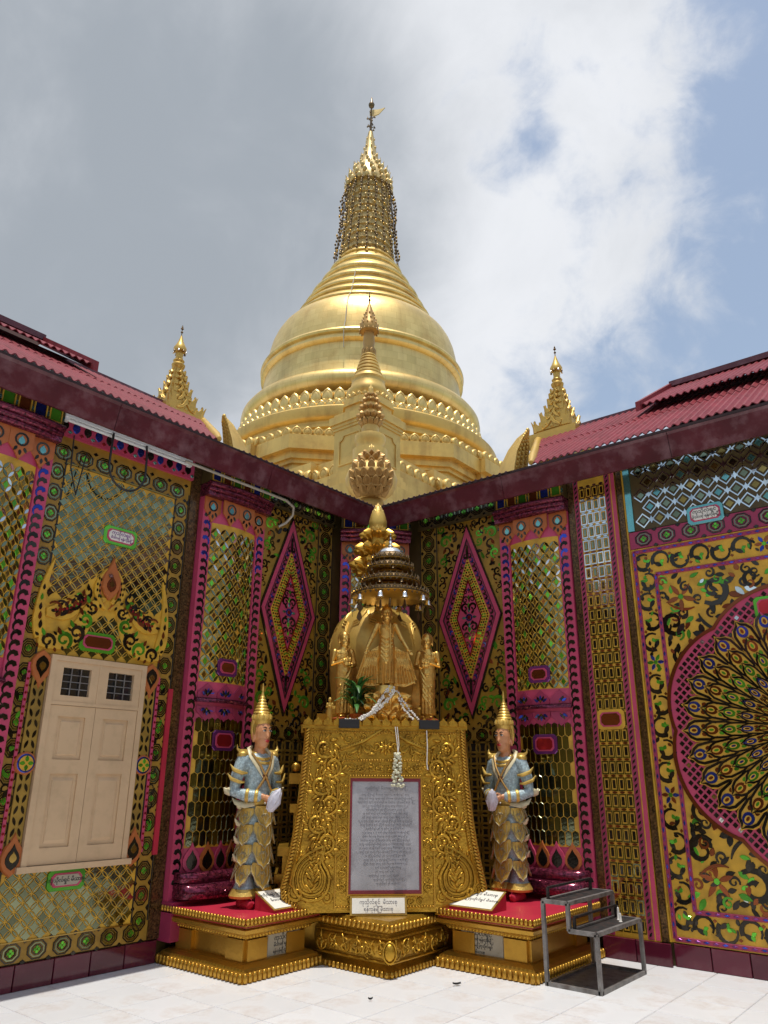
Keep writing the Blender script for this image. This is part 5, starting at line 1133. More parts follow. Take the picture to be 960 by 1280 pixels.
# rope and bead borders
b = MB(); E_ = [(h-.035, z) for h, z in OUTL]+[(.75, 2.005)]
for sg in (-1, 1):
    P = [Vector((sg*x, z)) for x, z in [(.80, .46)]+E_]; tot = 0
    for i in range(len(P)-1):
        e = P[i+1]-P[i]; k = max(1, round(e.length/.030))
        for j in range(k): p = P[i]+e*((j+.5)/k); b.ell((p.x, p.y, .008), (.034, .014, .024), 7, 5, 0, FS, Matrix.Rotation(math.atan2(e.y, e.x)+sg*.9, 3, 'Z'))
    b.tube([(sg*x+sg*.022, z, .0) for x, z in E_], .014, 6, 0, FS)
b.build('rope_border', 'goldsmooth', ped, None, 60, 'stuff')
b = MB()
def beads(x0, y0, x1, y1, r=.011, p=.026):
    L = math.hypot(x1-x0, y1-y0); k = max(1, round(L/p))
    for j in range(k): t = (j+.5)/k; b.ell((x0+(x1-x0)*t, y0+(y1-y0)*t, .010), r, 6, 4, 0, FS)
for sg in (-1, 1):
    for i in range(len(E_)-1): beads(sg*(E_[i][0]-.045), E_[i][1], sg*(E_[i+1][0]-.045), E_[i+1][1])
    beads(sg*.455, .47, sg*.455, 1.74); beads(sg*.345, .57, sg*.345, 1.60); beads(sg*.455, 1.76, sg*.44, 1.84); beads(sg*.44, 1.84, 0, 2.01)
beads(-.70, 2.0, .70, 2.0); beads(-.455, 1.74, .455, 1.74); beads(-.345, 1.60, .345, 1.60); beads(-.345, .57, .345, .57); beads(-.455, .485, .455, .485)
b.build('bead_border', 'goldsmooth', ped, None, 60, 'stuff')
b = MB()
for (x0, x1, y0, y1, z) in ((-.46, -.45, .47, 1.75, .02), (.45, .46, .47, 1.75, .02), (-.35, -.335, .575, 1.595, .02), (.335, .35, .575, 1.595, .02), (-.35, .35, 1.58, 1.595, .021), (-.35, .35, .575, .59, .021)): b.box(x0, x1, y0, y1, -.01, z, 0, FS)
b.build('frame_fillet', 'goldsmooth', ped)
b = MB()
for (x0, x1, y0, y1) in ((-.335, -.315, .59, 1.58), (.315, .335, .59, 1.58), (-.315, .315, 1.55, 1.58), (-.315, .315, .59, .62)): b.box(x0, x1, y0, y1, -.01, .012, 0, FS)
b.build('red_frame', 'redframe', ped)
b = MB(); b.box(-.315, .315, .62, 1.55, -.01, .005, 0, FS); slabo = b.build('inscribed_slab', 'slate', ped)
HEAD = MY1+' '+MY2; 
for s_, sz, z, x in ((HEAD+'   '+MY3, .030, 1.49, 0),): link('lettering', text(s_, sz, 'fadedink', .001), slabo, FS@Tr(x, z, .0055))
WORDS = [MY1, MY2, MY3, 'ဘုရား', 'တည်', 'နှစ်', 'လ', 'ရက်', '၁၂၃', 'မြို့', 'အလှူ']
for k in range(24):
    L1 = ' '.join(RN.choice(WORDS) for _ in range(8 if k < 19 else 4)); me = text(L1, .0195, 'fadedink', .001); xs = [v.co.x for v in me.vertices]; w = max(xs)-min(xs) or 1
    link('lettering', me, slabo, FS@Tr(0 if k < 19 else RN.uniform(-.04, .04), 1.435-k*.033, .0055, 0, (min(1.1, .54/w if k < 19 else .36/w), 1, 1)))
# carving: side panels, gable, inner frame
def carve(sg):
    b = MB(); F = FS@Matrix.Diagonal((sg, 1, 1, 1))
    for k in range(6):                          # rising scroll with curling leaves
        z = 1.02+k*.165; x = .60+.045*(1 if k % 2 else -1)-.012*k; s = 1 if k % 2 else -1
        vol_tube(b, F, x, z, .105, 1.35, s, PI*(k % 2)-.4, .019)
        for j in range(11):
            a_ = 2*PI*j/11+.3*k; leaf_b(b, F, x+.085*cos(a_), z+.085*sin(a_), a_+.9*s, .085, .017, .026)
        for j in range(5): leaf_b(b, F, x+.03*cos(1.3*j), z+.03*sin(1.3*j), 1.26*j+.4*k, .05, .013, .026)
        b.tube([(x-.09*s, z-.12, .0), (x-.125*s, z-.03, .012), (x-.07*s, z+.09, .0)], [.009, .018, .007], 6, 0, F)
        b.ell((x, z, .012), (.026, .026, .022), 8, 5, 0, F)
    for q, w in ((1.0, .018), (.76, .014), (.50, .013)):    # big curled leaf at the foot
        P = [(.665+q*(-.10), .985), (.665+q*.10, .88), (.665+q*.17, .72), (.665+q*.12, .58), (.665-q*.02, .54), (.665-q*.13, .60), (.665-q*.155, .74), (.665-q*.09, .86)]
        P = [(x, .74+(y-.74)*(q*.9+.1)) for x, y in P]; sm = []
        for i in range(8):
            for t in (0, .33, .66):
                p0, p1, p2, p3 = [Vector(P[(i+j-1) % 8]) for j in range(4)]; v = .5*((2*p1)+(p2-p0)*t+(2*p0-5*p1+4*p2-p3)*t*t+(3*p1-p0-3*p2+p3)*t**3); sm.append((v.x, v.y, .006))
        b.tube(sm, w, 6, 0, F, True)
    for j in range(12): leaf_b(b, F, .655+.012*sin(j*2), .60+.027*j, PI/2+.75*(1 if j % 2 else -1), .10-.003*j, .016, .026)
    for j in range(16): a_ = 2*PI*j/16; leaf_b(b, F, .67+.155*cos(a_), .755+.20*sin(a_), a_+1.0, .06, .014, .022)
    b.tube([(.80, .62, .0), (.86, .68, .01), (.835, .80, .01), (.79, .98, .004), (.755, 1.2, 0)], [.012, .02, .018, .014, .008], 6, 0, F)
    vol_tube(b, F, .80, .60, .085, 1.2, -1, 1.4, .018); vol_tube(b, F, .53, .56, .06, 1.2, 1, .5, .014)
    for k in range(8): z = .64+k*.122; s = 1 if k % 2 else -1; vol_tube(b, F, .40, z, .045, 1.2, s, PI/2*s, .010); [leaf_b(b, F, .40, z+.02, j*1.3+k, .055, .010, .013) for j in range(4)]
    for k in range(4): x = .05+.09*k; vol_tube(b, F, x, 1.67, .045, 1.2, 1 if k % 2 else -1, .6, .010); vol_tube(b, F, x, .528, .032, 1.2, 1 if k % 2 else -1, .6, .008); [leaf_b(b, F, x, 1.67, j*1.3+k, .055, .010, .012) for j in range(4)]
    for k in range(4): x = .09+.085*k; vol_tube(b, F, x, 1.90-.30*x, .048*(1-.12*k), 1.25, 1 if k % 2 else -1, .8*k, .011); leaf_b(b, F, x, 1.80, .9*k, .09, .014, .016); leaf_b(b, F, x+.03, 1.82, 2.2+k, .08, .012, .016)
    for k in range(3): x = .22+.14*k; vol_tube(b, F, x, 1.945-.01*k-(.07 if k == 2 else .0)+(.015 if k == 0 else 0), .035+.012*k, 1.2, -1, k, .010); leaf_b(b, F, x+.05, 1.93, 1.0, .07, .012, .014)
    b.build('carved_scrolls', 'gold', ped, None, 60)
carve(1); carve(-1)
b = MB()
for k in range(8): leaf_b(b, FS, 0, 1.86, k*PI/4, .075, .018, .022)
b.ell((0, 1.86, .015), .026, 8, 5, 0, FS)
for sg in (-1, 1): b.tube([(sg*.44, 1.83, .0), (sg*.22, 1.91, .01), (0, 2.045, .01)], [.010, .016, .010], 6, 0, FS)
b.build('gable_flower', 'gold', ped, None, 60)
t = thing('name_card', 'white name card in a thin yellow frame propped below the slab', 'sign', DW(-.125, 2.535, .428), PI/4)
b = MB(); b.box(-.255, .255, -.008, .008, 0, .155); b.build('card_frame', 'gilt', t, Matrix.Rotation(-.25, 4, 'X')); b = MB(); b.box(-.237, .237, -.012, -.004, .016, .139); c_ = b.build('card', 'white', t, Matrix.Rotation(-.25, 4, 'X'))
for k, (s_, sz) in enumerate(((MY1+'  '+MY2, .040), (MY3+' '+MY2, .036))): link('lettering', text(s_, sz, 'fadedink'), c_, frame((0, -.0125, .105-.055*k), (1, 0, 0), (0, 0, 1), (0, -1, 0)))
t = thing('jasmine_garland', 'cream jasmine tassel hanging from a string over the slab', 'garland', DW(.045, 2.51, 1.55), PI/4)
b = MB(); b.tube([(-.02, 0, .50), (.0, -.012, .33), (.005, -.018, .25)], .005, 5); b.tube([(.0, .0, .50), (.015, -.012, .33), (.005, -.018, .25)], .005, 5); b.build('string', 'petalwhite', t)
for i in range(70): a = RN.uniform(0, 6.3); z = RN.uniform(-.06, .26); r = .020+.035*(1-(z+.06)/.32); b = MB() if i == 0 else b; (b.ell((r*cos(a)+.015*(.1-z), -.035+r*sin(a)*.7, z), (.017, .017, .013), 6, 4)) if i else b.ell((0, -.03, z), .017, 6, 4)
b.build('blossoms', 'jasmine', t, None, 60, 'stuff')
b = MB(); b.tube([(.0, 0, .0), (.004, -.01, -.15), (-.003, -.012, -.30), (.004, -.010, -.36)], .006, 5); tag(b.build('string', 'petalwhite', None, Tr(*DW(.335, 2.49, 2.02), PI/4)), 'thin white string hanging at the right of the carved gable', 'string')

# ---------------------------------------------------------------- golden figures
def limb(mb, P, R, n=10): mb.tube(P, R, n); mb.ell(P[0], R[0], 8, 5); mb.ell(P[-1], R[-1], 8, 5)
def head(mb, c, s, hair=True):
    x, y, z = c
    mb.ell((x, y, z+.02*s), (.078*s, .096*s, .105*s), 14, 10); mb.ell((x, y-.022*s, z-.045*s), (.060*s, .066*s, .070*s), 12, 8); mb.ell((x, y-.060*s, z-.085*s), (.028*s, .022*s, .020*s), 8, 6)
    mb.tube([(x, y-.088*s, z+.015*s), (x, y-.100*s, z-.018*s), (x, y-.090*s, z-.026*s)], [.009*s, .015*s, .012*s], 6)
    mb.ell((x, y-.088*s, z-.052*s), (.026*s, .012*s, .008*s), 8, 4)
    for k in (-1, 1): mb.ell((x+k*.078*s, y+.008*s, z-.015*s), (.012*s, .022*s, .050*s), 6, 6); mb.ell((x+k*.030*s, y-.080*s, z+.030*s), (.024*s, .010*s, .006*s), 6, 4)
    limb(mb, [(x, y+.015*s, z-.06*s), (x, y+.02*s, z-.17*s)], [.045*s, .055*s])
def hand(mb, w, d, up, s, curl=.3):
    w, d, up = Vector(w), Vector(d).normalized(), Vector(up).normalized(); sd = d.cross(up).normalized()
    mb.tube([w, w+d*.045*s, w+d*.085*s], [.024*s, .034*s, .030*s], 8, flat=.6); mb.ell(w+d*.05*s, (.03*s, .03*s, .03*s), 8, 5)
    for k, L in enumerate((.062, .074, .070, .054)):
        b0 = w+d*.080*s+sd*((k-1.5)*.019*s); p1 = b0+d*L*.45*s+up*curl*.01*s; p2 = b0+d*L*.75*s+up*curl*.035*s; p3 = b0+d*L*.95*s+up*curl*.065*s
        mb.tube([b0, p1, p2, p3], [.0095*s, .009*s, .008*s, .006*s], 6); mb.ell(p3, .006*s, 6, 4)
    t0 = w+d*.03*s+sd*(-.030*s); mb.tube([t0, t0+d*.03*s-sd*.022*s+up*.006*s, t0+d*.062*s-sd*.020*s+up*.016*s], [.012*s, .011*s, .007*s], 6)
def body_base(mb, H=1.62, arms=None, hs=1.45):
    limb(mb, [(0, 0, .86), (0, .01, 1.05), (0, .0, 1.25), (0, .01, 1.36)], [.135, .118, .135, .10], 12)
    mb.ell((0, .0, 1.24), (.165, .105, .13), 12, 8)
    for k in (-1, 1):
        limb(mb, [(k*.085, 0, .86), (k*.08, -.01, .48), (k*.075, .01, .09)], [.085, .060, .040]); mb.ell((k*.08, -.06, .035), (.040, .105, .032), 10, 6)
        for j in range(5): mb.ell((k*.08+(j-2)*.016, -.160+.008*abs(j-1.5), .022), (.010, .022, .012), 6, 4)
    head(mb, (0, -.015, 1.525), hs); mb.ell((0, .012, 1.525+.035*hs), (.083*hs, .098*hs, .098*hs), 14, 8)
    for A in arms or ():
        limb(mb, A[:3], [.064, .054, .036]); hand(mb, A[2], A[3], A[4], 1.0, A[5] if len(A) > 5 else .3)
def robe_blob(pts, extra, vox=.011, sm=5):
    mb = MB(); mb.loft([[(cx+rx*cos(a), cy+ry*sin(a), z) for a in [2*PI*i/24 for i in range(24)]] for z, rx, ry, cx, cy in pts], 0, True); extra(mb); return blob(mb, vox, sm)
# standing Buddha, robe spread by lowered hands
SCB = .49; Bz = 2.465
t = thing('buddha_statue', 'gold standing Buddha spreading its robe with lowered hands, under the tiered umbrella', 'statue', DW(-.03, 2.2, Bz), PI/4)
t.scale = (SCB,)*3; mb = MB()
body_base(mb, 1.62, [[(-.185, .02, 1.30), (-.31, .0, 1.02), (-.42, -.09, .78), (-.25, -.15, -.9), (0, -1, .2), .15], [(.185, .02, 1.30), (.31, .0, 1.02), (.45, -.09, .76), (.55, -.2, -.8), (0, -1, .2), .15]])
mb.ell((0, .01, 1.69), (.055, .055, .06), 8, 6); link('body', blob(mb, .0085, 2), t).data.materials.append(MATS['statue_gold'])
def ex(m):
    for k in (-1, 1):
        P = [(k*.10, .92), (k*.20, .83), (k*.32, .76), (k*.44, .73), (k*.52, .48), (k*.62, .16), (k*.56, .05), (k*.40, .0), (k*.12, .06)]
        m.prism(P if k > 0 else P[::-1], -.028, .028, 0, frame((0, .02, 0), (1, 0, 0), (0, 0, 1), (0, -1, 0)))
        for j in range(7):      # falling folds of the spread robe
            q = j/6; m.tube([(k*(.16+.26*q), -.022, .76-.04*q), (k*(.22+.24*q), -.030, .52), (k*(.20+.40*q), -.028, .06)], [.008, .015, .019], 6)
        m.tube([(k*(.14), -.02, .03), (k*.38, -.03, .0), (k*.60, -.03, .10)], .020, 6); m.tube([(k*.44, -.02, .74), (k*.53, -.025, .46), (k*.63, -.02, .14)], .016, 6)
    for j in range(6): m.tube([(-.14, -.085, 1.06-.085*j), (-.02, -.135, .95-.095*j), (.13, -.085, 1.08-.085*j)], .012, 6)
    for j in range(5): m.tube([(-.10+.05*j, -.128, .50), (-.11+.055*j, -.125, .05)], .011, 6)
    m.tube([(-.10, -.09, 1.36), (.02, -.14, 1.20), (.15, -.09, 1.02)], .018, 6); m.tube([(.06, -.14, 1.3), (.06, -.155, .8), (.05, -.15, .1)], .024, 6)
o = link('robe', robe_blob([(.05, .20, .12, 0, 0), (.35, .185, .125, 0, 0), (.75, .175, .13, 0, 0), (1.0, .150, .118, 0, 0), (1.20, .175, .118, 0, 0), (1.30, .13, .09, 0, .01)], ex, .009, 2), t); o.data.materials.append(MATS['statue_gold'])
# the two monks
def monk(w, d, z, s, label, rz, mir):
    t = thing('monk_statue', label, 'statue', DW(w, d, z), PI/4+rz, 'small gold monk statues beside the Buddha'); t.scale = (s*mir, s, s)
    b = MB(); b.lathe([(.0001, -.12), (.17, -.12), (.20, -.09), (.17, -.05), (.21, -.02), (.18, .0), (.0001, .0)], 20); b.build('lotus_base', 'terracotta', t, None, 40)
    mb = MB(); body_base(mb, 1.62, [[(-.185, .02, 1.28), (-.225, .02, 1.03), (-.05, -.16, 1.10), (1, -.1, .15), (0, -1, 0), .2], [(.185, .02, 1.28), (.23, .02, 1.01), (.06, -.16, 1.03), (-1, -.1, .25), (0, -1, 0), .2]])
    link('body', blob(mb, .0095, 2), t).data.materials.append(MATS['statue_gold'])
    def ex(m):
        limb(m, [(.17, .02, 1.30), (.235, .0, 1.03), (.14, -.09, 1.02)], [.072, .062, .055])
        for j in range(5): m.tube([(.17, -.05, 1.02-.05*j), (.06, -.118, .80-.10*j), (-.12, -.085, .60-.10*j)], .013, 6)
        for j in range(4): m.tube([(-.10+.06*j, -.112, .62), (-.10+.065*j, -.108, .35), (-.11+.07*j, -.098, .09)], .011, 6)
        m.tube([(-.14, -.06, 1.16), (.0, -.13, 1.28), (.10, -.09, 1.38)], .020, 6); m.prism([(.16, 1.0), (.30, .98), (.33, .5), (.36, .22), (.22, .2), (.14, .3)], -.03, .03, 0, frame((0, .03, 0), (1, 0, 0), (0, 0, 1), (0, -1, 0)))
    o = link('robe', robe_blob([(.07, .155, .10, 0, 0), (.35, .145, .105, 0, 0), (.75, .158, .118, 0, 0), (1.0, .160, .118, 0, 0), (1.18, .180, .120, 0, 0), (1.27, .15, .10, .02, .01)], ex, .010, 2), t); o.data.materials.append(MATS['statue_gold']); return t
monk(-.47, 2.12, 2.155, .515, 'gold monk statue with folded hands left of the Buddha', .35, 1)
monk(.41, 2.12, 2.155, .515, 'gold monk statue with folded hands right of the Buddha', -.35, -1)
t = thing('figurine', 'tiny yellow monk figurine at the left end of the pedestal top', 'figurine', DW(-.60, 2.15, 2.09), PI/4)
t.scale = (.145,)*3; b = MB(); b.box(-.2, .2, -.16, .16, 0, .12); b.build('figurine_base', 'goldpaint', t); mb = MB(); body_base(mb, 1.62, [[(-.185, .02, 1.28), (-.225, .02, 1.03), (-.05, -.16, 1.10), (1, -.1, .15), (0, -1, 0), .2], [(.185, .02, 1.28), (.23, .02, 1.01), (.06, -.16, 1.03), (-1, -.1, .25), (0, -1, 0), .2]])
o = link('body', blob(mb, .02, 2), t, Tr(0, 0, .1)); o.data.materials.append(MATS['goldpaint']); o = link('robe', robe_blob([(.05, .2, .13, 0, 0), (.75, .19, .14, 0, 0), (1.18, .185, .122, 0, 0), (1.3, .13, .10, .02, .01)], lambda m: None, .02, 3), t, Tr(0, 0, .1)); o.data.materials.append(MATS['goldpaint'])
# lotus throne
t = thing('lotus_throne', 'gold lotus throne with drooping petals under the standing Buddha', 'throne', DW(-.03, 2.2, 2.085), PI/4)
b = MB(); b.lathe([(.0001, 0), (.20, 0), (.215, .03), (.18, .06), (.19, .10), (.20, .15), (.19, .21), (.205, .25), (.16, .30), (.13, .34), (.12, .38), (.0001, .38)], 28); b.build('throne_body', 'statue_gold', t, None, 40)
for z, r, n, w, h, tl_ in ((.02, .20, 12, .10, .10, .25), (.12, .185, 13, .09, .10, .5), (.21, .185, 13, .09, .10, .4)): petal_ring(t, petal_mesh(w, h, .018, 'statue_gold', 1.8), (0, 0), r, z, n, tilt=tl_)
b = MB(); b.lathe([(.0001, -.03), (.20, -.03), (.215, -.005), (.0001, .0)], 20); b.build('throne_foot', 'black', t)
b = MB()
def strand(P, k, r=.013):
    for i in range(k):
        tt = i/(k-1); q = [(1-tt)**2*P[0][j]+2*tt*(1-tt)*P[1][j]+tt*tt*P[2][j] for j in range(3)]; b.ell((q[0]+RN.uniform(-.007, .007), q[1]+RN.uniform(-.007, .007), q[2]+RN.uniform(-.006, .006)), (r, r, r*.8), 6, 4)
for dz in (0, .02, -.018): strand([(.06, -.20, .33+dz), (-.06, -.27, .12+dz), (-.30, -.26, .03+abs(dz)*.5)], 26); strand([(.0, -.21, .34+dz), (-.12, -.27, .15), (-.24, -.26, .04+abs(dz)*.4)], 22)
strand([(.08, -.20, .31), (.14, -.26, .12), (.24, -.27, .04)], 18); strand([(.10, -.20, .30), (.18, -.25, .14), (.30, -.26, .03)], 18); strand([(-.26, -.27, .03), (-.35, -.29, .03), (-.44, -.29, .025)], 12)
tag(b.build('flower_garland', 'petalwhite', None, Tr(*DW(-.03, 2.2, 2.085), PI/4), 60), 'white flower garland draped over the lotus throne', 'garland')
# tiered umbrella
t = thing('tiered_umbrella', 'dark filigree tiered umbrella with hanging bells and a silver dome over the Buddha', 'umbrella', DW(.01, 2.17, 2.1), PI/4)
b = MB(); b.tube([(0, .17, 0), (0, .17, 1.0), (0, .12, 1.2), (0, 0, 1.30), (0, 0, 2.0)], [.014, .014, .014, .014, .010], 8); b.build('pole', 'bronze', t, None, 60)
for r, z, n, hh in ((.41, 1.30, 40, .085), (.305, 1.45, 30, .085), (.245, 1.60, 26, .075), (.20, 1.70, 22, .065)):
    b = MB(); b.lathe([(r, z), (r+.006, z+.02), (r*.94, z+.045), (r*.70, z+.085), (r*.52, z+.11), (r*.50, z+.10), (r*.68, z+.072), (r*.92, z+.03), (r-.012, z)], 36); b.build('canopy', 'bronze', t, None, 40)
    b = MB()
    for i in range(n):
        a = 2*PI*i/n; F = Matrix.Rotation(a, 4, 'Z')@frame((r, 0, z+.01), (0, 1, 0), (0, 0, 1), (1, 0, 0)); w = PI*r/n
        tile(b, [(-w, 0), (w, 0), (w*.7, hh*.35), (w*.25, hh*.45), (0, hh*.8), (-w*.25, hh*.45), (-w*.7, hh*.35)], .006, 0, F); tile(b, [(-w*.8, 0), (0, -hh*.42), (w*.8, 0)][::-1], .006, 0, F); b.ell((0, hh*.2, .008), .006, 5, 4, 1, F)
    b.build('filigree', ['bronze', 'goldsmooth'], t, None, None, 'stuff')
    b = MB(); b.lathe([(r+.004, z-.006), (r+.012, z), (r+.004, z+.006)], 36); b.lathe([(r*.52, z+.10), (r*.54, z+.112), (r*.50, z+.13)], 30); b.build('canopy_rim', 'goldsmooth', t, None, 40)
b = MB(); b.lathe([(.20, 1.735), (.155, 1.75), (.15, 1.77), (.135, 1.80), (.10, 1.83), (.05, 1.85), (.02, 1.86)], 32); b.build('silver_dome', 'silver', t, None, 50)
b = MB(); b.lathe([(.02, 1.85), (.03, 1.87), (.012, 1.89), (.022, 1.91), (.008, 1.94), (.012, 1.96), (.002, 2.02)], 12); b.build('finial', 'silver', t, None, 50)
def bellat(par, x, y, z, s, leaf=True):
    b = MB(); b.tube([(0, 0, .06*s), (0, 0, .0)], .004*s, 4); b.lathe([(.001, .0), (.018*s, -.004*s), (.028*s, -.02*s), (.030*s, -.045*s), (.040*s, -.062*s), (.034*s, -.062*s), (.001, -.04*s)], 12); o = b.build('bell', 'silver' if s > 1 else 'bronze', par, Tr(x, y, z, RN.uniform(0, 3)), 50)
    if leaf: b = MB(); b.tube([(0, 0, -.05*s), (0, 0, -.085*s)], .003*s, 4); b.prism([(0, -.19*s), (.030*s, -.155*s), (.022*s, -.12*s), (.008*s, -.085*s), (-.008*s, -.085*s), (-.022*s, -.12*s), (-.030*s, -.155*s)], -.002, .002, 0, frame((0, 0, 0), (1, 0, 0), (0, 0, 1), (0, -1, 0))); b.build('bell_leaf', 'bronze', o)
for i in range(10): a = 2*PI*i/10-.05; bellat(t, .40*cos(a), .40*sin(a), 1.285, 1.05)
for i in range(8): a = 2*PI*(i+.5)/8-.1; bellat(t, .295*cos(a), .295*sin(a), 1.44, .62, False)
for i in range(6): a = 2*PI*(i+.5)/6; bellat(t, .24*cos(a), .24*sin(a), 1.59, .5, False)

# ---------------------------------------------------------------- lotus-topped dome in the corner
t = thing('lotus_stupa', 'gold domed stupa crowned with lotus tiers on a stepped base behind the Buddha', 'stupa', DW(-.06, 1.4), PI/4)
b = MB()
for hw, z0, z1 in ((.98, 0, .62), (1.02, .62, .70), (.95, .70, .86), (1.0, .86, .93), (.86, .93, 1.25), (.90, 1.25, 1.33), (.82, 1.33, 1.52), (.92, 1.52, 1.62), (.80, 1.62, 1.74), (.84, 1.74, 1.80), (.76, 1.80, 2.02), (.82, 2.02, 2.10), (.66, 2.10, 2.22)): b.box(-hw, hw*.84, -hw*.55, .45, z0, z1)
b.build('stepped_base', 'goldsmooth', t)
b = MB()
for k in range(14): b.ell((-.86+.118*k, -.50, 1.68), (.05, .03, .045), 7, 5)
b.build('base_petals', 'goldsmooth', t, None, 60, 'stuff')
b = MB(); tile(b, [(-.08, -.10), (.0, -.05), (.08, -.10), (.07, 0), (.11, .05), (0, .14), (-.11, .05), (-.07, 0)], .02); b.build('red_ornament', 'redpaint', t, frame((-.74, -.475, 1.09), (1, 0, 0), (0, 0, 1), (0, -1, 0)))
b = MB(); b.lathe([(.56, 2.2), (.56, 2.28), (.50, 2.32), (.50, 2.40), (.525, 2.6), (.535, 2.85), (.53, 3.0), (.50, 3.12), (.44, 3.25), (.35, 3.35), (.22, 3.42), (.12, 3.45), (.12, 3.5)], 48); b.build('dome', 'goldpaint', t, None, 50)
def domer(z):
    P = [(3.0, .53), (3.12, .50), (3.25, .44), (3.35, .35), (3.42, .22)]
    for (z0, r0), (z1, r1) in zip(P, P[1:]):
        if z0 <= z <= z1: return r0+(r1-r0)*(z-z0)/(z1-z0)
    return .53
for k in range(8):
    a = -PI/2+k*PI/4; b = MB(); 
    for q in (0, .03, .06):
        P = [(a-.36, 3.36-q*.6), (a-.25, 3.24-q), (a-.10, 3.22-q), (a, 3.06-q*1.6), (a+.10, 3.22-q), (a+.25, 3.24-q), (a+.36, 3.36-q*.6)]
        b.tube([((domer(z)+.004)*cos(x), (domer(z)+.004)*sin(x), z) for x, z in P], .012, 6)
    b.build('dome_leaf', 'goldpaint', t, None, 60)
b = MB(); b.lathe([(.12, 3.48), (.20, 3.55), (.12, 3.62), (.14, 3.8), (.24, 3.95), (.28, 4.0), (.16, 4.02), (.15, 4.12), (.20, 4.17), (.13, 4.2), (.12, 4.3), (.15, 4.36), (.10, 4.38), (.08, 4.42)], 28); b.build('lotus_stem', 'goldsmooth', t, None, 40)
for z, r, n, w, h, tl_ in ((3.84, .185, 12, .13, .20, .62), (4.06, .15, 11, .11, .17, .62), (4.27, .105, 10, .085, .13, .62), (3.78, .15, 11, .12, .15, .40), (4.02, .12, 10, .10, .12, .40)): petal_ring(t, petal_mesh(w, h, .022, 'goldsmooth', 2.2), (0, 0), r, z, n, PI/10, 2*PI+PI/10, tl_)
b = MB(); b.lathe([(.06, 4.36), (.105, 4.42), (.11, 4.50), (.085, 4.60), (.045, 4.69), (.005, 4.75)], 20); b.build('lotus_bud', 'goldpaint', t, None, 60)
for z, r, n, s_ in ((4.37, .090, 9, 1.0), (4.46, .088, 8, .9), (4.56, .066, 7, .8), (4.64, .038, 6, .62)): petal_ring(t, petal_mesh(.075, .12, .022, 'goldpaint', .2), (0, 0), r, z, n, 0, 2*PI, -.18, s_)
# potted plant
t = thing('potted_plant', 'small bushy green plant in a pot beside the left monk statue', 'plant', DW(-.335, 2.24, 2.085), PI/4); t.scale = (1.25, 1.25, 1.3)
b = MB(); b.lathe([(.0001, 0), (.045, 0), (.058, .07), (.062, .075), (.05, .078), (.0001, .07)], 16); b.build('pot', 'terracotta', t, None, 40)
lm = []
for L in (.16, .20): b = MB(); b.loft([[(x, w*(-1 if s < 0 else 1)*(abs(s)), z+abs(s)*-.0+.004*(1-abs(s))) for s in (-1, -.5, 0, .5, 1)] for x, w, z in [(0, .004, 0), (L*.25, .018, .03), (L*.5, .021, .035), (L*.75, .014, .015), (L, .002, -.025)]], 0, False, None, False); lm.append(b.mesh('leaf', 'leaf', 60))
for i in range(60):
    a = RN.uniform(0, 6.3); el = RN.uniform(-.1, 1.2); zz = .10+.16*RN.random(); rr = RN.uniform(0, .05); link('leaf', RN.choice(lm), t, Matrix.Translation((rr*cos(a), rr*sin(a), zz))@Matrix.Rotation(a, 4, 'Z')@Matrix.Rotation(-el, 4, 'Y')@Matrix.Scale(RN.uniform(.7, 1.05), 4))
b = MB(); [b.tube([(0, 0, .06), (.02*cos(k), .02*sin(k), .18), (.04*cos(k), .04*sin(k), .27)], .004, 4) for k in range(6)]; b.build('stem', 'leaf', t)

